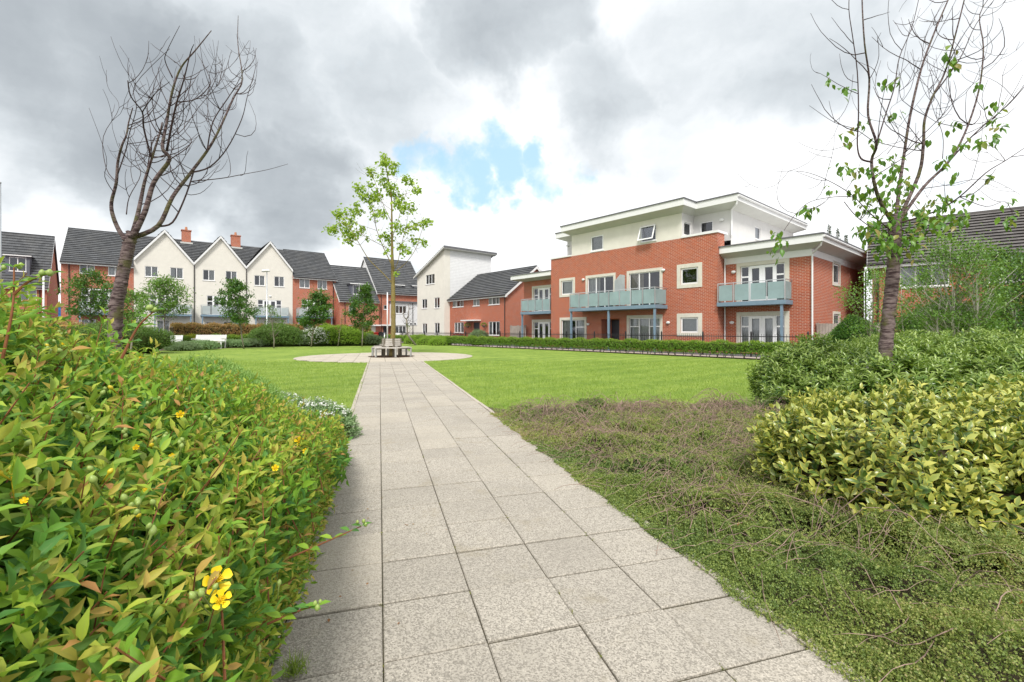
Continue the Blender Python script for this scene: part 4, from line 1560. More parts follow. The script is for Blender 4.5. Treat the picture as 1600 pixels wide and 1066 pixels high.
terrace_house(384.3, 457.2, 'gable', 'cream gabled terrace house behind the street lamp, right one of the three gables', dict(
    base, zl=zl_, za=za_, pipes=(385,), bal=(398.5, 452), lamp=(422, 463),
    wins=[((397.3, 413.7, 430.6, 446.4), dict(cur='right')), ((428.4, 444.1, 432.3, 448), dict(cur='right')),
          ((402.7, 439.8, 469, 492), dict(div=(.22, .5, .78), style='french', cur='none', sill=False, door=1)),
          ((405, 418, 506, 520), dict(cur='full')), ((424, 438, 506, 520), dict(div=(), cur='none', name='door', grd=1))]))
terrace_house(457.2, 525, 'brick', 'red brick house at the right end of the terrace beside the last cream gable', dict(
    base, right=True, pipes=(520.5,), bal=(466, 520),
    wins=[((467.9, 483.9, 435.4, 450), dict(cur='full')), ((496, 511, 437.4, 451.8), dict(cur='wide')),
          ((471.3, 509.3, 468.5, 495), dict(div=(.22, .5, .78), style='french', cur='none', sill=False, door=1)),
          ((473, 490, 507, 520), dict(cur='full')), ((494, 506, 507, 520), dict(div=(), cur='none', name='door', grd=1))]))
# the two chimney stacks sit on the ridge between the gables
for i, (x0, x1, yt, lab) in enumerate(((283.7, 298, 361, 'left'), (361, 375, 369, 'right'))):
    a, b = frT.u(x0, VR), frT.u(x1, VR)
    zt = frT.z(yt, a, VR)
    host = [o for o in bpy.data.objects if o.name.startswith('terraced_house') and o.parent is None]
    h = host[1 + i]
    sh = -(frT.u((209, 302.8)[i]) + frT.u((302.8, 384.3)[i])) / 2
    co = MB().box(a + sh, b + sh, VR - .45, VR + .35, zR_ - .6, zt).build('chimney', M['brick'], h)
    MB().box(a + sh - .06, b + sh + .06, VR - .51, VR + .41, zt, zt + .1).build('chimney_cap', M['brick'], co)
    MB().tube([((a + b) / 2 + sh, VR, zt + .1), ((a + b) / 2 + sh, VR, zt + .5)], [.15, .11], 10).build('chimney_pot', M['terracotta'], co)
    MB().box(a + sh - .15, b + sh + .15, VR - .8, VR - .45, zR_ - .6, zR_ - .36).build('flashing', M['soffit'], co)


def dormer_house(px0, px1, Yc, pxc, label, ye, xr, yr, D, wins, dorm=(), left_gable='brick', door=None, canopy=None, name='dormer_house', ridge_vr=None, extra=None, right=False, left=True, x_over=None):
    X = (pxc - CX) / F * Yc
    fr = Fr(X, Yc, (.784, .62))
    R = empty(name, fr.o, fr.rz, label, 'house')
    u0, u1 = fr.u(px0), fr.u(px1)
    vr = D / 2
    ze = fr.zp((px0 + px1) / 2, ye)
    zr = fr.zp(xr, yr, vr)
    ff = xf_front(0)
    W = [(fr.rect(*w[0]), w[1]) for w in wins]
    holes = [w[0] for w in W]
    if door:
        dr = fr.rect(*door); dr[2] = .05
        holes.append(dr)
    mb = MB(ff); wall_mesh(mb, u0, u1, 0, ze, holes, .12)
    mb.xf = lambda a, d, z: (a, d, z)
    mb.poly([(u1, 0, 0), (u1, D, 0), (u1, D, ze), (u1, vr, zr - .03), (u1, 0, ze)])
    mb.poly([(u0, D, 0), (u1, D, 0), (u1, D, ze), (u0, D, ze)])
    if left_gable == 'brick':
        mb.poly([(u0, 0, 0), (u0, D, 0), (u0, D, ze), (u0, vr, zr - .03), (u0, 0, ze)])
    mb.build('wall', M['brick'], R)
    if left_gable != 'brick':
        m2 = MB(); m2.poly([(u0, 0, 0), (u0, D, 0), (u0, D, ze), (u0, vr, zr - .03), (u0, 0, ze)]); m2.build('wall', M['white'], R)
    for r, k in W: window(R, ff, r, **k)
    gable_roof(R, u0, u1, 0, D, ze, zr, left=left, right=right, oh=.3, ohs=.15)
    k = (zr - ze) / vr
    for (x0, x1, y0, y1) in dorm:
        v = .5
        r = fr.rect(x0, x1, y0, y1, v)
        dormer(R, fr, r[0] - .25, r[1] + .25, r[2] - .05, r[3] + .12, v, k, ze)
    if door:
        d = MB(ff).box(dr[0], dr[1], .06, .11, dr[2], dr[3]).build('door', M['door_dark'], R)
        MB(ff).box(dr[0] + .1, dr[0] + .14, .02, .06, 1.0, 1.2).build('handle', M['steel'], d)
    if canopy:
        c = fr.rect(*canopy)
        MB(ff).box(c[0], c[1], -.7, -.003, c[2], c[3]).build('door_canopy', M['white'], R)
    if extra: extra(R, fr, u0, u1, ze)
    return fr


# far left house
def exl(R, fr, u0, u1, ze):
    pipe(R, u1 - .5, -.07, 0, ze, M['pipe_black'])


dormer_house(-60, 73, 44 * BS, 45, 'red brick house with grey dormer at the left edge, behind a slim white post', 441, 82, 370, 7.5,
             [((29.5, 57.4, 450.8, 470), dict(cur='full')), ((-30, -5, 450, 470), dict(cur='full')), ((28, 55, 495, 512), dict(cur='sides'))],
             dorm=((14, 41, 402, 424),), extra=exl, right=True)


def exm(R, fr, u0, u1, ze):
    pipe(R, u0 + .6, -.07, 0, ze, M['pipe_black'])
    r = fr.rect(576, 583, 510, 530)
    MB(xf_front(0)).box(r[0] - .4, r[1] + .3, -.04, -.003, .1, r[3]).build('render_panel', M['cream'], R)


dormer_house(531, 592, 53.5 * BS, 560, 'low brick house with a grey box dormer between the terrace and the white gabled house', 467, 564, 419, 9.0,
             [((545, 555, 477, 490), dict(cur='full')), ((545, 557, 508, 520), dict(cur='full'))], dorm=((551.5, 571, 446, 460),),
             canopy=(571.7, 592, 507.5, 509.5), extra=exm)


def exn(R, fr, u0, u1, ze):
    # white boarded bay with its windows
    a, b = fr.u(611, -.5), fr.u(654, -.5)
    zt, zb = fr.zp(630, 473, -.5), fr.zp(630, 508.4, -.5)
    w1 = fr.rect(618, 635, 478, 490, -.5); w2 = fr.rect(618, 635, 509.5, 521, -.5)
    m = MB(xf_front(-.5)); wall_mesh(m, a, b, zb, zt, [w1], .1)
    m.xf = lambda x, y, z: (x, y, z); m.poly([(a, -.5, zb), (a, -.003, zb), (a, -.003, zt), (a, -.5, zt)])
    m.poly([(a, -.5, zb), (b, -.5, zb), (b, -.003, zb), (a, -.003, zb)])
    o = m.build('boarded_bay', M['whiteboard'], R)
    window(R, xf_front(-.5), w1, div=(.33, .66), cur='wide', tanc=True)
    m = MB(xf_front(-.45)); wall_mesh(m, a + .05, b, 0, zb - .003, [w2], .1); m.build('bay_base', M['cream'], R)
    window(R, xf_front(-.45), w2, div=(.33, .66), cur='full')
    MB().box(a - .15, b, -.75, -.003, zt + .003, zt + .16).build('bay_roof', M['lead'], R)
    pipe(R, fr.u(645, -.6), -.6, 0, zt, M['pipe_black'])
    pipe(R, fr.u(595.3), -.08, 0, ze, M['pipe_black'])
    for px in (642, 648.5):
        MB(xf_front(-.5)).box(fr.u(px, -.5) - .1, fr.u(px, -.5) + .1, -.04, -.003, zb + .1, zb + .3).build('vent', M['black'], R)
    for px, py in ((601, 412.5), (632, 413.5)):
        v = 3.6
        u = fr.u(px, v)
        z = fr.z(py, u, v)
        MB().tube([(u, v, z - .7), (u, v, z + .05), (u + .0, v - .1, z + .1)], .10, 8).build('roof_vent', M['lead'], R)


dormer_house(589.5, 664, 57 * BS, 620, 'tall brick town house with white gable side and white boarded bay behind the tree bench', 455.5, 566, 402, 9.0,
             [((599.6, 606.4, 477, 483.6), dict(div=(), cur='none'))], dorm=((617.5, 627.5, 447.5, 460), (647, 656, 449, 461)), left_gable='white',
             door=(598.8, 605.5, 510, 530), canopy=(594, 611, 507.3, 509.3), name='town_house', extra=exn)

# ---- right hand house -------------------------------------------------------
def build_right_house():
    fr = Fr((1450 - CX) / F * 21 * BS, 21 * BS, (.7878, -.616))
    # facade direction: VP near x=-100
    e = Vector((900 / F, -1.0)).normalized()
    fr = Fr((1450 - CX) / F * 21 * BS, 21 * BS, (e.x, e.y))
    R = empty('brick_house', fr.o, fr.rz, 'red brick house with brown grey tiled roof at the right edge, half hidden by birches', 'house')
    u0, u1 = fr.u(1363), fr.u(1363) + 13.0
    D = 8.5
    ze = (fr.zp(1370, 410) + fr.zp(1590, 394)) / 2
    zr = (fr.zp(1470, 339.5, D / 2) + fr.zp(1600, 325, D / 2)) / 2
    ff = xf_front(0)
    ws = [(fr.rect(1406, 1484, 410, 448), dict(div=(.33, .66), cur='wide')), (fr.rect(1543, 1605, 400, 440), dict(div=(.33, .66), cur='sides')),
          (fr.rect(1407, 1460, 498, 530), dict(div=(.5,), cur='full')), (fr.rect(1545, 1610, 498, 530), dict(div=(.5,), cur='sides'))]
    mb = MB(ff); wall_mesh(mb, u0, u1, 0, ze, [w[0] for w in ws], .12)
    mb.xf = lambda a, d, z: (a, d, z)
    gable_walls(mb, u1, 0, D, ze, zr - .03); gable_walls(mb, u0, 0, D, ze, zr - .03)
    mb.poly([(u0, D, 0), (u1, D, 0), (u1, D, ze), (u0, D, ze)])
    mb.build('wall', M['brick'], R)
    for r, k in ws: window(R, ff, r, **k)
    gable_roof(R, u0, u1, 0, D, ze + .1, zr, oh=.35, ohs=.2, mat='tiles_brown', fas=.22)
    pipe(R, fr.u(1372), -.08, 0, ze, M['pipe_black'])
    return fr


FRH = build_right_house()

# ------------------------------------------------------------------ fences, railings
def railing():
    p0 = Apt(6.3, -1.9)
    R = empty('metal_railing', p0, math.atan2(A_ex.y, A_ex.x), 'black metal railing with pointed bars between the hedge and the apartment block', 'railing')
    Ln = 39.0
    m = MB()
    m.box(-Ln, 0, -.02, .02, .93, .965)
    m.box(-Ln, 0, -.02, .02, .12, .155)
    x = -Ln
    while x < 0:
        m.box(x - .006, x + .006, -.006, .006, .05, 1.06)
        x += .115
    m.build('bars', M['black'], R)
    n = 0
    x = 0.0
    while x > -Ln - .1:
        MB().box(x - .03, x + .03, -.03, .03, 0, 1.14).tube([(x, 0, 1.14), (x, 0, 1.20)], [.035, .012], 8).build('post', M['black'], R)
        x -= 2.3
    return R


railing()


def panel_fence(p, q, h, label):
    p, q = Vector(p), Vector(q)
    d = (q - p)
    R = empty('timber_fence', p, math.atan2(d.y, d.x), label, 'fence')
    Ln = d.length
    m = MB()
    x = 0
    while x < Ln:
        m.box(x, min(x + .115, Ln), -.012 - .01 * (int(x / .12) % 2), .008, .05, h + random.uniform(-.01, .01))
        x += .12
    m.box(0, Ln, .01, .05, h * .3, h * .3 + .08)
    m.box(0, Ln, .01, .05, h * .8, h * .8 + .08)
    m.build('boards', M['fence'], R)
    for x in (0, Ln / 2, Ln):
        MB().box(x - .05, x + .05, .055, .15, 0, h + .05).build('post', M['fence'], R)


uW = FA.u(1268, FA.v(1131.5, FA.u(1121)))
pa = Apt(uW + .1, 1.2); pb = Apt(uW + 2.6, 1.2)
panel_fence((pa.x, pa.y, 0), (pb.x, pb.y, 0), 1.55, 'weathered timber fence joining the right hand side of the apartment block')
q = at(797, 520, 38.5); q2 = at(819, 520, 36.5)
panel_fence((q.x, q.y, 0), (q2.x, q2.y, 0), 1.6, 'pale timber fence between the two storey brick house and the apartment block')

# ------------------------------------------------------------------ street furniture
def tree_bench():
    c = Vector((-5.6, 21.2, 0))
    R = empty('tree_bench', c, math.radians(-4), 'grey timber and steel bench wrapped round the trunk of the middle tree', 'bench')
    ro, ri = .96, .44
    def P(r, k, z): a = PI / 3 * k; return Vector((r * math.cos(a), r * math.sin(a), z))
    for k in range(6):
        m = MB()
        for j in range(4):
            r0 = ri + (ro - ri) * j / 4 + .01
            r1 = ri + (ro - ri) * (j + 1) / 4 - .012
            a, b, c_, d = P(r0, k, .42), P(r1, k, .42), P(r1, k + 1, .42), P(r0, k + 1, .42)
            a2, b2, c2, d2 = [Vector((v.x, v.y, .46)) for v in (a, b, c_, d)]
            m.prism([tuple(v) for v in (a, b, c_, d)], [tuple(v) for v in (a2, b2, c2, d2)])
        m.build('seat', M['timber'], R)
        mb = MB()
        for j in range(4):
            z0 = .52 + j * .085
            a, b = P(ri, k, 0).lerp(P(ri, k + 1, 0), .06), P(ri, k + 1, 0).lerp(P(ri, k, 0), .06)
            a *= (1 - .02 * j); b *= (1 - .02 * j)
            mb.bar((a.x, a.y, z0 + .035), (b.x, b.y, z0 + .035), .025, .07)
        mb.build('backrest', M['timber'], R)
        MB().bar(P(ro - .05, k, 0), P(ro - .05, k, .42), .07, .07).build('leg', M['benchmetal'], R)
        MB().bar(P(ri, k, 0), P(ri * .94, k, .86), .09, .05).build('back_leg', M['timber_dark'], R)
        MB().bar(P(ri, k, .39), P(ro, k, .39), .05, .05).build('seat_support', M['benchmetal'], R)
    return c


bc = tree_bench()
disc('mulch', bc, 1.05, 0.026, M['mulch'])


def garden_bench(px, Y, w, rz, label):
    X = (px - CX) / F * Y
    R = empty('garden_bench', (X, Y, 0), rz, label, 'bench', 'white benches in the flower bed')
    m = MB()
    for i in range(4): m.box(-w / 2, w / 2, -.28 + i * .13, -.17 + i * .13, .42, .45)
    m.build('seat', M['white'], R)
    m = MB()
    for i in range(5):
        m.box(-w / 2, w / 2, .25 + i * .02, .275 + i * .02, .50 + i * .085, .575 + i * .085)
    m.build('backrest', M['white'], R)
    for s in (-1, 1):
        x = s * (w / 2 - .06)
        MB().bar((x, -.25, 0), (x, -.25, .42), .06).build('leg', M['white'], R)
        MB().bar((x, .24, 0), (x, .36, .92), .06).build('leg', M['white'], R)
        MB().box(x - .03, x + .03, -.28, .28, .62, .66).build('armrest', M['white'], R)


garden_bench(263, 28.0, 1.3, math.radians(8), 'white slatted bench at the left, beside the golden shrub and partly behind grey green plants')
garden_bench(326, 31.0, 2.0, math.radians(5), 'wide white bench half hidden by low shrubs in front of the red hedge')


def street_lamp():
    Y = 38.0
    X = (417 - CX) / F * Y
    R = empty('street_lamp', (X, Y, 0), 0, 'slender grey street lamp standing in front of the third cream gable', 'street lamp')
    zt = at(417, 425, Y).z
    MB().tube([(0, 0, 0), (0, 0, 1.2), (0, 0, 1.25), (0, 0, zt)], [.075, .075, .05, .04], 10).build('column', M['steel'], R, smooth=True)
    MB().tube([(-.42, 0, zt + .02), (-.32, 0, zt + .09), (0.1, 0, zt + .12), (.25, 0, zt + .06)], [.05, .12, .12, .05], 10).build('lamp_head', M['white'], R, smooth=True)


street_lamp()


def pole(name, px, Y, ytop, r, mat, label, cat='post'):
    X = (px - CX) / F * Y
    zt = at(px, ytop, Y).z
    R = empty(name, (X, Y, 0), 0, label, cat)
    MB().tube([(0, 0, 0), (0, 0, zt)], [r, r * .8], 12).build('shaft', mat, R, smooth=True)
    MB().tube([(0, 0, zt), (0, 0, zt + .05), (0, 0, zt + .08)], [r * .95, r * .9, r * .3], 12).build('cap', mat, R, smooth=True)
    MB().tube([(0, 0, 0), (0, 0, .12)], [r * 1.6, r * 1.2], 12).build('base', mat, R)
    return R


pole('white_post', 605.3, 44.0, 458, .075, M['white'], 'tall slim white post rising just left of the middle tree trunk')
pole('white_post', 68, 30.0, 430, .06, M['white'], 'slim white post in front of the far left brick house')
pole('bollard', 600.8, 44.5, 521.5, .07, M['steel'], 'short grey bollard beside the foot of the tall white post', 'bollard')
# column cut by the left frame edge
pole('grey_column', -1.5, 24.0, 286, .10, M['steel'], 'grey column cut off by the left edge of the picture', 'column')


def bin_(px, Y, w, h, mat, label, name='wheelie_bin'):
    X = (px - CX) / F * Y
    R = empty(name, (X, Y, 0), .2, label, 'bin')
    m = MB(); m.prism([(-w * .42, -w * .42, .06), (w * .42, -w * .42, .06), (w * .42, w * .42, .06), (-w * .42, w * .42, .06)],
                      [(-w / 2, -w / 2, h - .1), (w / 2, -w / 2, h - .1), (w / 2, w / 2, h - .1), (-w / 2, w / 2, h - .1)])
    m.build('body', mat, R)
    MB().box(-w * .53, w * .53, -w * .56, w * .53, h - .097, h - .03).build('lid', mat, R)
    for s in (-1, 1):
        MB().tube([(s * w * .45 - .03, w * .4, .1), (s * w * .45 + .03, w * .4, .1)], .1, 12).build('wheel', M['black'], R)


bin_(592.2, 47.0, .62, 1.1, M['black'], 'left one of two black wheelie bins outside the town house')
bin_(597.2, 47.2, .62, 1.05, M['door_dark'], 'right one of two black wheelie bins, beside the bollard')
bin_(584.0, 46.5, .95, 1.05, M['red'], 'low red waste container left of the black wheelie bins', 'waste_container')

sgn = empty('sign_board', at(621, 530, 47), 0, 'small white sign board fixed beside the hedge right of the middle tree', 'sign')
sgn.location.z = 0
MB().box(-.22, .22, -.012, .012, .62, .95).build('panel', M['white'], sgn)
for s in (-1, 1):
    MB().box(s * .15 - .02, s * .15 + .02, .013, .05, 0, .9).build('leg', M['black'], sgn)

# blue container between the houses on the left
ct = empty('storage_container', at(96, 516, 60), math.radians(38), 'blue corrugated container in the gap between the two left houses', 'container')
ct.location.z = 0
m = MB()
m.box(-2.2, 2.2, -1.2, 1.2, .15, 4.3)
for i in range(9):
    m.box(-2.22, 2.22, -1.23, -1.2, .4 + i * .42, .6 + i * .42)
m.build('shell', M['bluepaint'], ct)
MB().box(-2.25, 2.25, -1.25, 1.25, 4.303, 4.4).build('top_rail', M['bluepaint'], ct)

# ------------------------------------------------------------------ trees
def smooth_path(pts, n=4):
    """Catmull-Rom through the points"""
    P = [Vector(p) for p in pts]
    out = []
    for i in range(len(P) - 1):
        p0, p1, p2, p3 = P[max(i - 1, 0)], P[i], P[i + 1], P[min(i + 2, len(P) - 1)]
        for k in range(n):
            t = k / n
            out.append(.5 * ((2 * p1) + (p2 - p0) * t + (2 * p0 - 5 * p1 + 4 * p2 - p3) * t * t + (3 * p1 - p0 - 3 * p2 + p3) * t ** 3))
    out.append(P[-1])
    return out


def limb_set(base, Y0, scale, ox, oy, limbs, depth_seed, rk=.75):
    """limbs traced in photo crop coordinates; each bends off in depth as it rises"""
    r = random.Random(depth_seed)
    out = []
    for pts, r0, r1, dy0, dy1 in limbs:
        W = []
        n = len(pts)
        for i, (x, y) in enumerate(pts):
            t = i / (n - 1)
            Y = Y0 + dy0 * (1 - t) + dy1 * t + r.uniform(-.04, .04)
            W.append(at(ox + x * scale, oy + y * scale, Y) - base)
        W = smooth_path(W, 4)
        R_ = [(r0 + (r1 - r0) * (i / (len(W) - 1)) ** .7) * rk for i in range(len(W))]
        out.append((W, R_))
    return out


def twiggy(limbs, n, rnd, lmin=.35, lmax=1.1, up=.6, r0=.006, tmin=.25, base=None, box=None):
    """thin curved shoots leaving the limbs, some forked"""
    out = []
    w = [sum((a - b).length for a, b in zip(l[0][:-1], l[0][1:])) for l in limbs]
    for _ in range(n):
        W, R_ = rnd.choices(limbs, w)[0]
        i = int(rnd.uniform(tmin, .97) * (len(W) - 1))
        p = W[i].copy()
        d = (W[min(i + 1, len(W) - 1)] - W[max(i - 1, 0)]).normalized()
        s = Vector((rnd.gauss(0, 1), rnd.gauss(0, 1), rnd.gauss(0, .35)))
        s = (s - d * s.dot(d)).normalized()
        dr = (s * 1.0 + d * rnd.uniform(.0, .5)).normalized()
        ln = rnd.uniform(lmin, lmax)
        k = 7
        pts = [p]
        curve = rnd.uniform(.6, 1.4) * up
        side = Vector((rnd.gauss(0, .12), rnd.gauss(0, .12), 0))
        for j in range(k):
            dr = (dr + Vector((0, 0, curve * .36)) + side + Vector((rnd.gauss(0, .09), rnd.gauss(0, .09), rnd.gauss(0, .09)))).normalized()
            p = p + dr * ln / k
            pts.append(p)
        if box:
            pw = p + base
            ex_, ey_ = CX + F * pw.x / pw.y, HZ - F * (pw.z - H) / pw.y
            if not (box[0] < ex_ < box[1] and box[2] < ey_ < box[3]) or (abs(pw.y - base.y) > 1.1):
                continue
        rr = min(R_[i] * .6, r0 * rnd.uniform(.7, 1.5))
        out.append((pts, [rr * (1 - .8 * j / k) + .0012 for j in range(k + 1)]))
    return out


def wood_obj(name, segs, mat, parent, seg=6, n_seg=None):
    m = MB()
    for W, R_ in segs:
        m.tube(W, R_, seg)
    return m.build(name, mat, parent, smooth=True)


def trunk_obj(pts, rad, mat, parent, knobs=0, seedv=1):
    """tapering trunk with ring swellings and knots"""
    r = random.Random(seedv)
    W = smooth_path(pts, 10)
    n = len(W)
    R_ = []
    for i in range(n):
        t = i / (n - 1)
        x = t * (len(rad) - 1)
        k = min(int(x), len(rad) - 2)
        b = rad[k] + (rad[k + 1] - rad[k]) * (x - k)
        R_.append(b * (1 + .05 * math.sin(i * 2.1) + .04 * r.uniform(-1, 1)))
    m = MB(); m.tube(W, R_, 14)
    for _ in range(knobs):
        i = r.randrange(2, n - 2)
        a = r.uniform(0, 2 * PI)
        d = Vector((math.cos(a), math.sin(a), .15))
        m.tube([W[i] + d * R_[i] * .4, W[i] + d * R_[i] * 1.0, W[i] + d * R_[i] * 1.25], [R_[i] * .45, R_[i] * .38, R_[i] * .15], 8)
    return m.build('trunk', mat, parent, smooth=True)


def bare_tree():
    Y = 5.8
    s, ox, oy = .4501, 130, 20
    b = at(180, 516, Y); b.z = 0
    R = empty('bare_tree', b, 0, 'leafless tree with upswept curved branches on the left, behind the flowering bush', 'tree')
    T = lambda x, y: at(ox + x * s, oy + y * s, Y) - b
    base = Vector((T(108, 1000).x - .02, 0, -.02))
    trunk_obj([base, T(112, 1060), T(128, 960), T(145, 870), T(163, 790), T(172, 760)], [.085, .074, .070, .064, .066, .050], M['bark_cherry'], R, 14, 3)
    Lm = [
        ([(165, 800), (130, 765), (105, 710), (98, 660), (115, 590), (120, 520), (135, 460), (150, 425), (158, 380), (172, 330)], .042, .007, 0, -.35),
        ([(165, 790), (185, 720), (200, 650), (215, 580), (240, 500), (265, 420), (275, 380)], .045, .010, 0, .15),
        ([(172, 780), (215, 690), (245, 590), (300, 510), (275, 470), (290, 380), (310, 270), (340, 190), (390, 130), (445, 62)], .050, .006, 0, -.3),
        ([(175, 780), (260, 740), (310, 640), (370, 560), (430, 480), (470, 410), (520, 300), (552, 230), (537, 110), (538, 10)], .045, .004, 0, .6),
        ([(375, 555), (440, 535), (500, 470), (550, 370), (570, 290), (600, 180), (590, 120)], .016, .003, .25, .9),
        ([(262, 742), (310, 728), (350, 650), (378, 570), (385, 545)], .018, .010, .1, .3),
        ([(290, 480), (320, 330), (350, 230), (372, 140), (384, 110)], .020, .004, -.15, -.6),
        ([(235, 500), (210, 400), (205, 345), (165, 290), (155, 235)], .016, .008, .1, -.5),
        ([(120, 560), (150, 470), (160, 420), (185, 330), (180, 250), (300, 125)], .010, .003, -.2, -.7),
        ([(205, 345), (250, 280), (300, 240)], .010, .004, -.3, -.8),
        ([(380, 585), (480, 575), (560, 560), (640, 545), (711, 525)], .010, .003, .3, .7),
        ([(330, 310), (390, 300), (440, 250), (430, 205), (395, 140)], .010, .003, -.3, -.2),
        ([(220, 560), (250, 430), (330, 420), (400, 330), (480, 230), (515, 130)], .010, .003, .1, 1.0),
        ([(300, 510), (360, 470), (375, 440), (350, 400), (370, 330)], .010, .004, 0, .5),
        ([(430, 480), (450, 380), (500, 300), (525, 265), (550, 240)], .012, .006, .3, .5),
        ([(150, 700), (160, 640), (200, 560), (180, 500), (210, 430)], .009, .003, 0, .4),
        ([(310, 225), (285, 170), (290, 135), (335, 45)], .010, .003, -.3, -.6),
        ([(118, 590), (80, 540), (70, 430), (125, 330), (95, 275)], .008, .002, -.2, .3),
        ([(110, 630), (75, 570), (80, 500), (20, 330)], .007, .002, -.2, -.9),
        ([(470, 410), (440, 360), (430, 280), (470, 200)], .007, .002, .4, 1.1),
    ]
    limbs = limb_set(b, Y, s, ox, oy, Lm, 5)
    wood_obj('limbs', limbs[:4], M['bark_cherry'], R, 9)
    rnd = random.Random(11)
    tw = twiggy(limbs, 175, rnd, .3, 1.0, .8, .0040, .25, b, (160, 405, 55, 400))
    tw2 = twiggy(tw, 120, rnd, .10, .3, .6, .0020, .25, b, (150, 405, 50, 400))
    wood_obj('branches', limbs[4:], M['bark_twig'], R, 6)
    wood_obj('twigs', tw + tw2, M['bark_twig'], R, 4)
    return R


bare_tree()


def cluster_leaves(centres, radii, per, size, hang=0.0):
    P, Yd, Z, S_ = [], [], [], []
    for c, r in zip(centres, radii):
        n = max(3, int(per * (r / .15) ** 1.3))
        u = rng.normal(size=(n, 3)) * r * .55 + np.array(c)
        P.append(u)
        d = rand_unit(n) + np.array([0, 0, -hang])
        Yd.append(d)
        Z.append(rand_unit(n) * .6 + np.array([0, -.3, 1.0]))
        S_.append(size * (0.7 + .6 * rng.random(n)))
    return map(np.concatenate, (P, Yd, Z, S_))


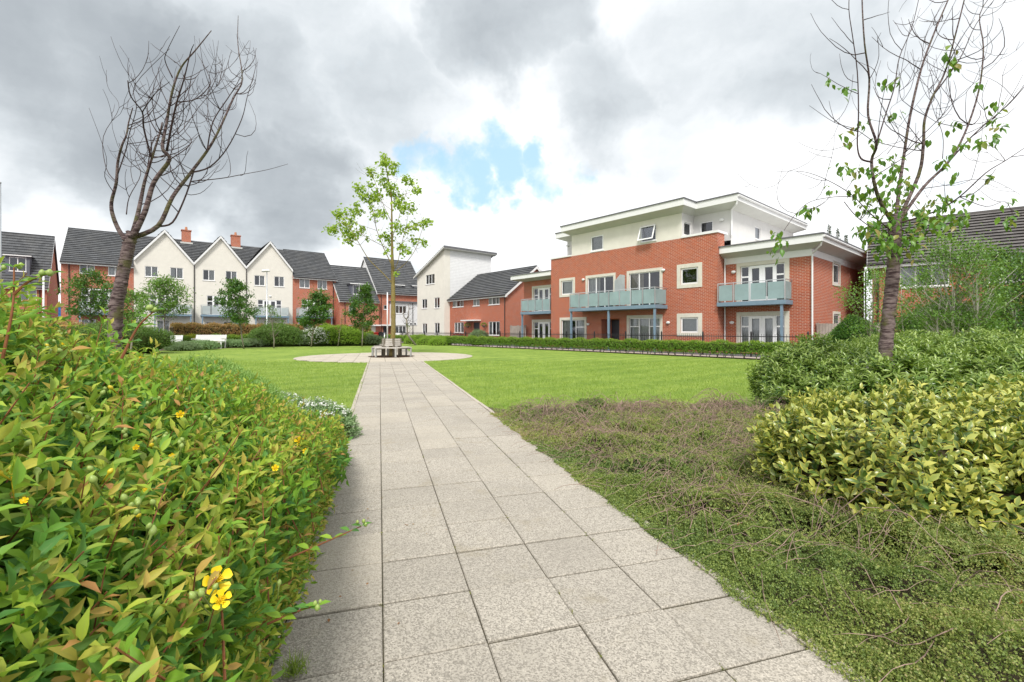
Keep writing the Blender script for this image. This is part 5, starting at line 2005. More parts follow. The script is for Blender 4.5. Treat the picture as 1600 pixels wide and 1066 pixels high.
def cherry_tree():
    Y = 5.35
    s, ox, oy = .3754, 1180, 0
    b = at(1384, 516, Y); b.z = 0
    R = empty('cherry_tree', b, 0, 'thinly leafed cherry tree with ringed bark rising from the narrow leaved shrub', 'tree')
    T = lambda x, y: at(x, y, Y) - b
    trunk_obj([Vector((-.05, 0, -.02)), T(1383, 560), T(1388, 500), T(1394, 440), T(1397, 395), T(1398, 352), T(1399, 335)], [.075, .070, .066, .064, .064, .064, .050], M['bark_cherry'], R, 9, 8)
    Lm = [
        ([(585, 945), (525, 850), (495, 760), (485, 665), (505, 600), (470, 480), (475, 330), (455, 180), (445, 0), (450, -70)], .032, .006, 0, -.5),
        ([(582, 945), (600, 780), (620, 640), (645, 480), (690, 290), (740, 150), (790, 30), (830, -60)], .030, .008, 0, .3),
        ([(585, 940), (680, 730), (700, 600), (705, 500), (740, 400), (790, 300), (840, 120), (880, -40)], .030, .007, 0, -.2),
        ([(585, 940), (700, 780), (800, 680), (870, 560), (930, 380), (950, 200), (935, 60), (1000, -40)], .028, .005, 0, .7),
        ([(600, 930), (750, 880), (850, 820), (960, 720), (1040, 670), (1130, 610)], .016, .004, 0, -.5),
        ([(487, 675), (440, 660), (425, 600), (430, 480), (425, 300), (405, 150), (390, 40), (395, -60)], .015, .005, -.25, -.1),
        ([(505, 600), (545, 470), (580, 360), (600, 240), (650, 120), (680, 0), (690, -50)], .011, .004, -.3, .3),
        ([(800, 680), (900, 570), (990, 490), (1060, 430), (1130, 350)], .013, .005, .2, .2),
        ([(735, 405), (800, 320), (860, 230), (920, 100), (1010, -20)], .012, .004, -.1, .4),
        ([(570, 965), (480, 890), (400, 810), (300, 750), (200, 715), (90, 715)], .010, .002, 0, -.6),
        ([(410, 820), (330, 820), (230, 840), (170, 890), (120, 960)], .006, .003, -.3, -.6),
        ([(700, 785), (800, 770), (900, 748), (980, 750), (1050, 780), (1105, 812)], .007, .002, .1, .5),
        ([(370, 840), (420, 900), (500, 960), (560, 1000)], .006, .007, .3, 0),
        ([(600, 950), (680, 980), (760, 900), (800, 830)], .008, .003, 0, .4),
        ([(850, 820), (960, 860), (1040, 840), (1075, 900)], .006, .003, -.3, -.5),
        ([(1060, 870), (1080, 880), (1119, 900)], .004, .002, -.5, -.5),
        ([(620, 640), (700, 560), (780, 480), (850, 400), (1000, 270), (1050, 200)], .008, .002, .1, .7),
        ([(550, 640), (600, 560), (560, 460), (620, 400), (600, 300)], .005, .002, .1, .6),
        ([(225, 440), (330, 510), (420, 540), (505, 600)], .002, .005, -.5, -.2),
        ([(705, 480), (640, 440), (600, 380), (630, 180), (660, 60)], .006, .002, -.1, -.6),
        ([(790, 300), (700, 240), (720, 130), (790, 60)], .005, .002, -.1, .5),
        ([(780, 660), (780, 560), (740, 450), (720, 330), (790, 190)], .006, .002, .1, .6),
    ]
    limbs = limb_set(b, Y, s, ox, oy, Lm, 9)
    wood_obj('limbs', limbs[:4], M['bark_cherry'], R, 9)
    wood_obj('branches', limbs[4:], M['bark_twig'], R, 6)
    rnd = random.Random(21)
    tw = twiggy(limbs, 120, rnd, .25, .9, .75, .004)
    tw2 = twiggy(tw, 70, rnd, .1, .35, .5, .002)
    wood_obj('twigs', tw + tw2, M['bark_twig'], R, 4)
    cl = [(215, 880, 22), (235, 860, 16), (95, 970, 22), (100, 1010, 20), (95, 1045, 20), (305, 330, 18), (370, 380, 22), (370, 570, 18), (390, 700, 25), (350, 690, 18), (420, 720, 20),
          (420, 790, 30), (470, 800, 30), (500, 700, 22), (550, 660, 26), (560, 790, 45), (530, 350, 22), (590, 340, 16), (575, 480, 20), (450, 510, 20), (490, 590, 18),
          (800, 230, 22), (835, 280, 22), (930, 350, 16), (840, 510, 24), (855, 610, 24), (770, 670, 26), (830, 730, 14), (740, 840, 40), (790, 840, 32), (690, 885, 26),
          (975, 570, 26), (945, 590, 16), (1000, 570, 14), (1025, 530, 16), (990, 430, 20), (980, 490, 18), (1040, 840, 16), (1060, 900, 20), (970, 740, 16), (610, 1000, 50), (540, 1000, 45), (500, 990, 36), (700, 960, 45),
          (830, 930, 40), (430, 960, 26), (470, 930, 26), (620, 900, 36), (560, 730, 30), (600, 690, 24), (630, 750, 26), (510, 850, 30), (310, 790, 16), (560, 900, 30), (650, 950, 36), (760, 930, 30), (540, 820, 26), (715, 590, 16), (1050, 930, 14), (880, 830, 26), (520, 1010, 40), (570, 1020, 44), (610, 1010, 40), (650, 1000, 34), (560, 960, 36), (480, 960, 34), (720, 900, 36), (600, 850, 40), (800, 900, 30), (860, 900, 24), (440, 880, 22)]
    cen, rad = [], []
    for x, y, r in cl:
        c = at(ox + x * s, oy + y * s, Y + rnd.uniform(-.35, .35)) - b
        cen.append(tuple(c)); rad.append(r * s / F * Y * 1.1)
    P, Yd, Z, S_ = cluster_leaves(cen, rad, 30, .082, hang=1.0)
    tp = (np.array([-.0, 0, 0]))
    leaves_obj('leaves', leaf_t(.5, .10, .25), P, Yd, Z, S_, L['cherry'], age=rng.random(len(P)) ** 3 * 1.1, parent=R)
    # tie stake at the foot
    m = MB(); m.box(-.32, -.02, -.16, -.11, .80, .86); m.build('stake', M['timber'], R)
    return R


cherry_tree()


def middle_tree():
    Y = 21.2
    s, ox, oy = .3191, 490, 220
    b = Vector((-5.6, Y, 0))
    R = empty('maple_tree', b, 0, 'slender young maple with sparse yellow green leaves growing through the round bench', 'tree')
    T = lambda x, y: at(ox + x * s, oy + y * s, Y) - b
    trunk_obj([Vector((.0, 0, -.02)), T(390, 930), T(390, 800), T(389, 690), T(385, 560), T(383, 400), T(380, 270), T(362, 170), T(348, 80)],
              [.13, .11, .10, .092, .06, .042, .03, .022, .01], M['bark_maple'], R, 5, 4)
    Lm = [
        ([(386, 700), (340, 650), (270, 580), (215, 490), (170, 420), (120, 400)], .055, .012, 0, -.9),
        ([(384, 610), (345, 530), (310, 440), (295, 370), (275, 290), (240, 250)], .045, .012, 0, .9),
        ([(384, 540), (330, 510), (270, 480), (230, 455)], .03, .012, 0, -1.2),
        ([(386, 640), (410, 600), (430, 510), (450, 430), (470, 330)], .035, .010, 0, -1.1),
        ([(388, 650), (450, 600), (500, 530), (530, 440), (550, 400)], .035, .010, 0, .8),
        ([(384, 480), (410, 400), (440, 300), (470, 210)], .028, .010, 0, 1.2),
        ([(382, 400), (340, 310), (300, 200), (275, 150)], .028, .010, 0, -.8),
        ([(381, 340), (330, 300), (290, 270)], .02, .010, 0, 1.0),
        ([(372, 220), (410, 190), (390, 130)], .018, .008, 0, .5),
        ([(380, 300), (430, 270), (500, 240)], .018, .008, 0, -.7),
        ([(384, 570), (360, 545), (330, 470)], .018, .008, 0, -.5),
        ([(215, 490), (160, 480), (110, 430)], .016, .008, -.9, -.4),
        ([(450, 430), (500, 420), (550, 400)], .014, .008, -1.0, -.4),
        ([(310, 440), (200, 400), (140, 350)], .016, .008, .3, .9),
    ]
    limbs = limb_set(b, Y, s, ox, oy, Lm, 31, .6)
    wood_obj('branches', limbs, M['bark_maple'], R, 7)
    rnd = random.Random(5)
    wood_obj('twigs', twiggy(limbs, 90, rnd, .4, 1.1, .5, .010, .5), M['bark_maple'], R, 4)
    cl = [(345, 80, 22), (365, 115, 28), (335, 110, 20), (285, 155, 24), (270, 145, 18), (330, 185, 32), (390, 150, 24), (400, 120, 18), (275, 215, 18), (215, 230, 26), (240, 260, 34), (300, 280, 36), (270, 290, 30), (315, 260, 26), (385, 220, 22), (370, 250, 22), (450, 190, 22), (475, 200, 24), (500, 245, 22),
          (420, 290, 34), (480, 325, 30), (310, 360, 28), (340, 355, 20), (440, 330, 28), (410, 310, 24), (200, 345, 24), (225, 350, 16), (140, 350, 30), (115, 360, 22), (110, 430, 34), (75, 435, 22), (150, 400, 26), (190, 400, 28), (170, 480, 30), (195, 460, 24), (225, 455, 18), (265, 478, 10), (345, 470, 30), (370, 485, 18), (420, 430, 32), (400, 415, 22),
          (470, 425, 28), (500, 410, 20), (550, 398, 24), (570, 400, 12), (495, 490, 22), (540, 500, 18), (440, 530, 28), (465, 545, 16), (430, 515, 16), (360, 545, 14), (405, 650, 12), (395, 260, 22), (355, 210, 26), (160, 445, 24), (520, 245, 10), (240, 430, 14), (210, 310, 12)]
    cen, rad = [], []
    for x, y, r in cl:
        c = at(ox + x * s, oy + y * s, Y + rnd.uniform(-.9, .9)) - b
        cen.append(tuple(c)); rad.append(r * s / F * Y * .95)
    P, Yd, Z, S_ = cluster_leaves(cen, rad, 34, .135, hang=.25)
    leaves_obj('leaves', leaf_t(.8, .12, .2), P, Yd, Z, S_, L['maple'], parent=R)


middle_tree()


def leafy_tree(name, px, Y, ytop, ybot, wpx, mat, label, size=.12, n=1500, trunk=.05, cone=.5, group=None, tm='bark_grey', stems=1, clumps=46):
    """young tree: trunk, limbs to each leaf clump, uneven crown between ytop and ybot"""
    X = (px - CX) / F * Y
    zt, zb = at(px, ytop, Y).z, at(px, ybot, Y).z
    w = wpx / F * Y / 2
    rnd = random.Random(int(px * 13 + Y))
    R = empty(name, (X, Y, 0), rnd.uniform(0, 6), label, 'tree', group)
    hgt = zt - zb
    segs, cen, rad = [], [], []
    tops = []
    for sidx in range(stems):
        off = Vector((rnd.uniform(-1, 1) * .35 * (stems > 1), rnd.uniform(-1, 1) * .35 * (stems > 1), 0))
        lean = Vector((rnd.uniform(-.12, .12), rnd.uniform(-.12, .12), 1)) * (1 if stems == 1 else 1)
        tp = off * 1.3 + Vector((lean.x * zt, lean.y * zt, zt * rnd.uniform(.9, 1.0)))
        W = [off + (tp - off) * t + Vector((rnd.gauss(0, .03), rnd.gauss(0, .03), 0)) for t in (0, .2, .4, .6, .8, 1)]
        segs.append((W, [trunk * (1 - .85 * i / 5) for i in range(6)]))
        tops.append(W)
    br = []
    for i in range(clumps):
        W = rnd.choice(tops)
        t = (i + .5) / clumps
        z = zb + hgt * t
        prof = math.sin(PI * min(1, (t * .82 + .16))) ** .8 if cone < .6 else (1 - t) ** .7 + .08
        a = rnd.uniform(0, 2 * PI)
        rr = w * prof * rnd.uniform(.25, 1.0)
        k = min(z / zt * 5, 4.99)
        p0 = W[int(k)].lerp(W[int(k) + 1], k % 1)
        c = Vector((p0.x + rr * math.cos(a), p0.y + rr * math.sin(a), z + rnd.uniform(-.05, .1)))
        st = max(.1, z - rr * .8 - .1)
        k2 = min(st / zt * 5, 4.99)
        ps = W[int(k2)].lerp(W[int(k2) + 1], k2 % 1)
        br.append(([ps, ps.lerp(c, .5) + Vector((0, 0, -.04)), c], [trunk * .25, trunk * .15, .004]))
        cen.append(tuple(c)); rad.append(w * rnd.uniform(.14, .30))
    wood_obj('trunk', segs, M[tm], R, 8)
    wood_obj('branches', br, M[tm], R, 4)
    P, Yd, Z, S_ = [], [], [], []
    per = max(4, int(n * 1.7) // clumps)
    size *= 1.1
    for c, r in zip(cen, rad):
        m_ = int(per * rnd.uniform(.6, 1.4))
        P.append(rng.normal(size=(m_, 3)) * np.array([r, r, r * .62]) * .7 + np.array(c))
        Yd.append(rand_unit(m_) + np.array([0, 0, -.3])); Z.append(rand_unit(m_) * .7 + np.array([0, 0, 1.0]))
        S_.append(size * (.7 + .6 * rng.random(m_)))
    P, Yd, Z, S_ = map(np.concatenate, (P, Yd, Z, S_))
    leaves_obj('crown', leaf_s(.55), P, Yd, Z, S_, mat, parent=R)
    return R


GT = 'young trees in the bed before the terrace'
leafy_tree('young_tree', 140, 26, 428, 492, 85, L['green'], 'dark leafy young tree in front of the terrace end, left of the bare trunk', n=2200, group=GT, size=.13)
leafy_tree('young_tree', 258, 30.5, 436, 490, 74, L['birch'], 'rounded mid green young tree before the first cream gable', n=3200, group=GT, size=.12, clumps=60)
leafy_tree('young_tree', 381, 30, 440, 503, 55, L['green'], 'dark green young tree in front of the middle cream gable', n=2800, group=GT, size=.13, clumps=52)
leafy_tree('young_tree', 485, 33, 458, 508, 54, L['green'], 'dark green young tree in front of the right hand brick house of the terrace', n=2600, group=GT, size=.14)
leafy_tree('young_tree', 565, 34, 447, 512, 46, L['green'], 'leafy young tree standing in front of the low house with the box dormer', n=2600, group=GT, size=.14)
leafy_tree('young_tree', 205, 22, 458, 515, 60, L['birch'], 'loose pale young tree just right of the bare tree trunk', n=1500, group=GT, size=.10)
leafy_tree('young_tree', 430, 31, 478, 520, 40, L['olive'], 'thin airy young tree under the street lamp', n=600, group=GT, size=.09, clumps=24)
leafy_tree('young_tree', 528, 34, 482, 520, 14, L['rusty'], 'spindly young tree with hardly any leaves left of the low dormer house', n=90, group=GT, size=.09, clumps=14, trunk=.03)


def small_bare():
    Y = 37.0
    b = at(650, 516, Y); b.z = 0
    R = empty('bare_sapling', b, 0, 'small nearly bare forked tree rising from the hedge before the white boarded bay', 'tree')
    T = lambda x, y: at(560 + x * .0751, 470 + y * .0751, Y) - b
    segs = [([Vector((0, 0, 0)), T(1020, 700), T(1010, 500), T(1000, 390)], [.08, .07, .07, .06]),
            ([T(1000, 390), T(950, 340), T(930, 280), T(940, 220)], [.05, .04, .025, .01]),
            ([T(1005, 390), T(1040, 300), T(1055, 180), T(1040, 60)], [.05, .035, .02, .008]),
            ([T(1010, 430), T(1050, 400), T(1045, 420)], [.03, .02, .01])]
    wood_obj('trunk', segs[:1], M['bark_grey'], R, 8)
    wood_obj('branches', segs[1:], M['bark_grey'], R, 6)
    wood_obj('twigs', twiggy(segs, 34, random.Random(2), .4, 1.3, .9, .012), M['bark_twig'], R, 4)
    cen = [tuple(T(1030, 520)), tuple(T(1010, 480)), tuple(T(1050, 560))]
    P, Yd, Z, S_ = cluster_leaves(cen, [.16] * 3, 18, .1)
    leaves_obj('leaves', leaf_s(.5), P, Yd, Z, S_, L['olive'], parent=R)


small_bare()
# right hand trees and shrubs before the end house
GB = 'birches before the right hand house'
leafy_tree('birch_tree', 1475, 12.5, 375, 510, 150, L['birch'], 'pale stemmed birch in front of the wide upstairs window of the right hand house', n=2300, size=.062, clumps=100, trunk=.035, tm='bark_pale', stems=3, group=GB, cone=.5)
leafy_tree('birch_tree', 1540, 11.8, 385, 520, 120, L['birch'], 'birch with the brightest white stem, right of the window one', n=4200, size=.06, clumps=110, trunk=.04, tm='bark_pale', stems=3, group=GB)
leafy_tree('birch_tree', 1598, 12.8, 395, 520, 110, L['green'], 'darker leafed birch cut by the right edge of the picture', n=5500, size=.07, clumps=110, trunk=.035, tm='bark_pale', stems=2, group=GB)
leafy_tree('birch_tree', 1432, 13.5, 430, 520, 70, L['birch'], 'small birch close to the right of the cherry trunk', n=1000, size=.06, clumps=40, trunk=.028, tm='bark_pale', stems=2, group=GB)
leafy_tree('birch_tree', 1345, 13, 425, 520, 100, L['birch'], 'thin spreading sapling over the corner between the two right hand buildings', n=1500, size=.055, clumps=60, trunk=.02, tm='bark_grey', stems=3, group=GB)


def conifer(px, Y, ytop, w, label):
    X = (px - CX) / F * Y
    zt = at(px, ytop, Y).z
    R = empty('conifer', (X, Y, 0), 0, label, 'tree', 'conifer tops behind the apartment block')
    MB().tube([(0, 0, 0), (0, 0, zt * .6), (0, 0, zt)], [.2, .12, .02], 8).build('trunk', M['bark_grey'], R)
    n = 700
    t = rng.random(n) ** .8
    z = zt * (.35 + .65 * t)
    a = rng.random(n) * 2 * PI
    r = w * (1 - t) ** .9 * rng.random(n) ** .7 * (1 + .5 * np.sin(z * 4 + a)) + .03
    P = np.stack([r * np.cos(a), r * np.sin(a), z], 1)
    yd = np.stack([np.cos(a), np.sin(a), np.full(n, .9)], 1) + rng.normal(0, .3, (n, 3))
    leaves_obj('crown', leaf_s(.3), P, yd, rand_unit(n), np.full(n, .17), L['conifer'], parent=R)


conifer(1296, 44, 352, .7, 'tallest dark conifer top showing above the white roof edge')
conifer(1309, 45, 358, .6, 'middle dark conifer top showing above the white roof edge')
conifer(1322, 46, 368, .6, 'lowest dark conifer top nearest the right hand house')

# ------------------------------------------------------------------ hedges and background shrubs
def hedge_obj(name, p, q, width, h, mat, label, density=260, lsize=.07, lump=.06, tipc=None, base=0.0, stemsn=0, core='core', cat='hedge', seedv=0.0, tuft=0.0):
    p, q = Vector(p), Vector(q)
    d = q - p
    Ln = d.length
    R = empty(name, p, math.atan2(d.y, d.x), label, cat)
    hh = h - base
    area = Ln * (2 * hh + width)
    n = int(area * density)
    x = rng.random(n) * Ln
    sel = rng.random(n) * (2 * hh + width)
    lum = 1 + lump * wnoise(x * 1.9, sel * .3 + seedv, 1.0) + lump * .8 * np.sin(x * 5.3 + seedv)
    th = PI * sel / (2 * hh + width)          # rounded cross section
    ex = 4.0
    cs, sn = np.cos(th), np.sin(th)
    k = (np.abs(cs) ** ex + np.abs(sn) ** ex) ** (-1 / ex)
    rad = lum * (1 - .16 * rng.random(n) ** 2)
    y = -cs * k * width / 2 * rad
    z = base + np.maximum(sn * k, 0) * hh * rad
    P = np.stack([x, y, z], 1)
    Nn = np.stack([np.zeros(n), -cs, sn + .25], 1)
    dd = nrm(Nn + rng.normal(0, .45, (n, 3)))
    ln = lsize * 2.0
    pos, ya, za, s_, age, tips = sprigs(P - dd * ln * .6, dd, ln, 3, lsize, jit=.3)
    topm = np.tile(np.clip((z - base) / hh, 0, 1), len(pos) // n)
    leaves_obj('foliage', leaf_s(.55), pos, ya, za, s_, mat, age=age * np.clip(topm * 1.3 - .15, 0, 1), parent=R)
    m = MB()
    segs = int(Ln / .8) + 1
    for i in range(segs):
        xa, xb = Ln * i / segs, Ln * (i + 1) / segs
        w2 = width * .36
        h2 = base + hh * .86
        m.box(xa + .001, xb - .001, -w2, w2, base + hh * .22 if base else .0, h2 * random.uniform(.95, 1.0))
    m.build('shade_core', M[core], R)  # row of dark boxes, the hedge's inner shade given as colour
    if base:
        st = MB()
        xx = .2
        while xx < Ln:
            for _ in range(3):
                st.tube([(xx + random.gauss(0, .03), random.gauss(0, .04), 0), (xx + random.gauss(0, .12), random.gauss(0, .12), base + hh * .3)], [.014, .010], 5)
            xx += random.uniform(.32, .5)
        st.build('stems', M['bark_grey'], R)
    return R


hp0, hp1 = Apt(6.2, -3.75), Apt(-30.5, -3.75)
hedge_obj('clipped_hedge', hp0, hp1, .62, .70, L['hedge'], 'long low clipped hedge with bare stems along the right edge of the lawn', density=330, lsize=.065, base=.20, lump=.11)
# rounded lime shrubs by the end of the hedge
for i, (px, py, r, hh, lab) in enumerate([(648, 537.5, 1.0, .78, 'lime green rounded shrub nearest the tree bench at the hedge end'),
                                          (668, 539, 1.0, .70, 'lime green rounded shrub between the bench one and the dark hedge'),
                                          (684, 540, .8, .66, 'smallest lime green shrub touching the clipped hedge')]):
    g = gnd(px, py)
    shrub('rounded_shrub', [(g.x, g.y, .1, r, r * .8, hh - .1), (g.x + r * .6, g.y + .4, .1, r * .7, r * .7, hh - .05)], 1800, .07, L['lime'], lab, group='lime shrubs at the hedge end')
hedge_obj('red_tipped_hedge', at(268, 516, 33).xy.to_3d(), at(470, 516, 41).xy.to_3d(), 1.0, 1.68, L['photinia'], 'long clipped hedge of rust red leaves behind the flower bed', density=190, lsize=.10, core='corebrown', lump=.035)
hedge_obj('red_tipped_hedge', at(490, 516, 42).xy.to_3d(), at(578, 516, 45).xy.to_3d(), 1.0, 1.62, L['photinia'], 'shorter rust red hedge in front of the low dormer house', density=190, lsize=.10, core='corebrown', lump=.06)
hedge_obj('green_hedge', at(272, 516, 32.2).xy.to_3d(), at(430, 516, 38.5).xy.to_3d(), .9, .80, L['hedge'], 'low yellow green hedge directly in front of the long rust red hedge', density=220, lsize=.09, lump=.10)
hedge_obj('green_hedge', at(535, 516, 41).xy.to_3d(), at(581, 516, 43).xy.to_3d(), 1.0, 1.0, L['hedge'], 'dark green clipped hedge block left of the red waste container', density=220, lsize=.09)


def bgy(px, Y, w, h, mat, label, **k):
    return bg(px, HZ + F * H / Y, w, h, mat, label, **k)


def bg(px, py, w, h, mat, label, n=1500, ls=.09, d=.7, name='shrub', **k):
    """shrub whose foot shows at photo point px,py; w and h in metres"""
    g = gnd(px, py)
    r = random.Random(int(px * 7 + py))
    E = [(g.x, g.y + w * d / 2, h * .35, w / 2, w / 2 * d, h * .62)]
    for _ in range(3):
        E.append((g.x + r.uniform(-.35, .35) * w, g.y + w * d / 2 + r.uniform(-.2, .2) * w, h * r.uniform(.25, .42), w * .28, w * .28 * d, h * r.uniform(.42, .55)))
    return shrub(name, E, n, ls, mat, label, group=k.pop('group', None), **k)


bg(416, 542.5, 4.2, 1.75, L['olive'], 'large dark green shrub beneath the street lamp at the lawn edge', n=4200, ls=.10)
bg(447, 542, 2.6, 1.2, L['greygreen'], 'dull grey green shrub left of the white flowered one', n=2200, ls=.09)
bg(484, 541.5, 2.7, 1.45, L['olive'], 'shrub covered in small white blossom at the far lawn edge', n=2400, ls=.08, flowers=(L['white'], 420, .07, .25), name='flowering_shrub')
bg(522, 541.3, 3.7, 1.62, L['lime'], 'biggest bright green mounded shrub at the far lawn edge', n=4200, ls=.09)
bg(503, 540, 2.2, 1.75, L['lime'], 'yellow green shrub behind the white flowered one', n=1800, ls=.09)
bg(566, 540.6, 2.9, .95, L['greygreen'], 'grey green spreading shrub at the far corner beside the path', n=2400, ls=.08)
bg(546, 538.5, 1.9, 1.45, L['lime'], 'small yellow green shrub left of the dark hedge block', n=1300, ls=.09)
bg(378, 543, 2.6, .62, L['greygreen'], 'low silvery mound along the lawn edge, right one', n=1700, ls=.07, group='silvery mounds along the lawn')
bg(350, 544, 2.4, .55, L['hebe'], 'low silvery mound along the lawn edge, middle one beside the bare soil', n=1700, ls=.07, group='silvery mounds along the lawn')
bg(300, 547, 2.3, .60, L['hebe'], 'low silvery mound in front of the golden shrub', n=1800, ls=.07, group='silvery mounds along the lawn')
bg(272, 549, 2.0, .55, L['greygreen'], 'low silvery mound in front of the slatted bench', n=1600, ls=.07, group='silvery mounds along the lawn')
bg(292, 543, 1.35, .95, L['gold'], 'golden yellow shrub beside the slatted white bench', n=1000, ls=.08)
bg(333, 544, .7, .55, L['gold'], 'small golden shrub in front of the wide white bench', n=500, ls=.07)
bg(300, 541, 1.3, .7, L['olive'], 'dark shrub between the two white benches', n=1400, ls=.08)
bg(362, 541, 1.5, .72, L['olive'], 'dark shrub before the right end of the wide white bench', n=1100, ls=.08)
bg(206, 552, 1.3, 1.5, L['birch'], 'tall feathery green shrub left of the slatted bench', n=2600, ls=.07, up=1.2)
bg(120, 556, 5.0, 1.7, L['olive'], 'dark green shrub behind the flowering bush on the far left', n=3000, ls=.09)
bg(30, 556, 5.0, 1.8, L['photinia'], 'reddish green shrub at the far left edge behind the flowering bush', n=2600, ls=.09)
# right: dark shrub at the block's corner
bgy(1352, 15.5, 1.6, 1.75, L['green'], 'dense dark green shrub in front of the timber fence at the block corner', n=4200, ls=.065, d=.6)
bgy(1318, 16.5, .9, 1.3, L['birch'], 'light green shrub left of the dense dark one at the block corner', n=1500, ls=.07)
bgy(1515, 14.2, 3.6, 2.25, L['green'], 'broad dark shrub behind the birch stems', n=5200, ls=.07, d=.4)
bgy(1605, 13.6, 1.8, 2.6, L['rusty'], 'reddish green shrub at the right edge behind the birches', n=2200, ls=.07)
g = Apt(-8.6 - 8.2, -2.2)
shrub('grey_shrub', [(g.x, g.y, .5, .9, .5, .75)], 700, .09, L['greygreen'], 'loose grey green shrub by the railing before the brick house', up=1.2)

# ------------------------------------------------------------------ foreground planting
# narrow leaved evergreen mass behind the variegated one
E = [(4.55, 6.75, .35, .95, .75, .72), (5.0, 5.9, .35, 1.0, .8, .70), (6.0, 5.35, .35, .9, .75, .68), (7.2, 5.4, .4, 1.0, .9, .72), (5.9, 6.9, .4, 1.1, .9, .76), (7.2, 7.0, .4, 1.2, 1.0, .80),
     (8.6, 6.4, .4, 1.2, 1.3, .80), (4.15, 6.2, .25, .6, .6, .55), (4.3, 5.0, .30, .75, .42, .62), (5.3, 4.8, .2, .9, .5, .55)]
shrub('narrow_leaved_shrub', E, 7500, .105, L['olea'], 'wide evergreen shrub of narrow glossy leaves round the foot of the cherry tree',
      tmpl=leaf_t(.24, .08, .3), length=.17, nodes=4, pair=3, spread=1.0, up=.8, corek=.78, lump=.10, jit=.22)
# variegated shrub, right foreground
E = [(2.42, 2.98, .32, .62, .62, .46), (3.05, 2.95, .32, .70, .62, .44), (3.7, 3.05, .34, .75, .7, .44), (4.4, 3.3, .34, .8, .9, .44), (2.12, 3.05, .30, .40, .42, .33),
     (2.8, 3.4, .30, .7, .5, .42), (2.35, 2.62, .16, .4, .35, .30), (2.85, 2.5, .18, .5, .35, .36), (3.4, 2.55, .2, .6, .4, .42)]
shrub('variegated_shrub', E, 3500, .074, L['elae'], 'large shrub of broad yellow edged leaves in the right foreground beside the ground cover',
      tmpl=leaf_t(.45, .12, .18), length=.20, nodes=4, pair=2, spread=.95, up=.8, corek=.70, lump=.30, jit=.3, core='corebrown')
# hebe clumps by the path
shrub('hebe_shrub', [(-2.12, 4.35, .08, .44, .42, .38), (-2.45, 4.6, .1, .42, .4, .36)], 3600, .028, L['hebe'], 'dense silvery green mounded shrub overhanging the left path edge',
      length=.07, nodes=4, up=.6, corek=.86, lump=.12, group='hebe mounds on the left path edge')
shrub('hebe_shrub', [(-2.18, 5.15, .08, .42, .42, .34), (-2.75, 5.35, .1, .5, .4, .36)], 3600, .028, L['hebe'], 'silvery mounded shrub topped with tiny white flowers beside the left path edge',
      length=.07, nodes=4, up=.6, corek=.86, lump=.12, flowers=(L['white'], 330, .022, .30), group='hebe mounds on the left path edge')
shrub('hebe_shrub', [(-1.62, 3.05, .03, .24, .4, .24)], 1400, .022, L['hebe'], 'low silvery mound half under the flowering bush at the path edge',
      length=.06, nodes=4, up=.5, corek=.86, group='hebe mounds on the left path edge')
# spiky pale plants between the flowering bush and the lawn
for i, (x, y, r, h, lab) in enumerate([(-2.9, 4.95, .5, .54, 'pale green spiky plant just left of the hebe mounds'), (-3.7, 5.9, .65, .60, 'pale green spiky plant halfway along the bed edge'),
                                       (-4.7, 6.9, .8, .72, 'pale green spiky plant farthest along the bed edge, towards the bare tree')]):
    shrub('spiky_plant', [(x, y, .15, r, r, h - .1)], 2600, .075, L['spike'], lab, tmpl=leaf_t(.13, .05, .25), length=.20, nodes=5, spread=.6, up=1.5, group='spiky pale plants of the left bed', corek=.6)


# the flowering bush that fills the left foreground
def sedge(x, y): return PL - x - TH * y


def hyp_h(X, Y):
    s = np.maximum(sedge(X, Y), 0)
    pr = .74 + .66 * (1 - np.exp(-s / .70)) + .22 * np.clip((s - .55) / 1.2, 0, 1) * (1 - np.clip((Y - 1.5) / 1.0, 0, 1))
    g = 1 - .44 * np.clip((Y - 1.4 - .12 * s) / 2.3, 0, 1) ** 1.15
    g = g - .9 * np.clip((Y - 3.5 - .15 * s) / 1.0, 0, 1) ** 2
    return pr * g + .06 * wnoise(X * 3, Y * 3, .4) + .035 * wnoise(X * 8, Y * 8, .9)


def ray_surface(px, py):
    d = np.array([(px - CX) / F, 1.0, (HZ - py) / F])
    for t in np.arange(.4, 6, .01):
        p = d * t
        if sedge(p[0], p[1]) > -.08 and p[2] + H < hyp_h(p[0], p[1]) + .03:
            return Vector((p[0], p[1], p[2] + H))
    return None


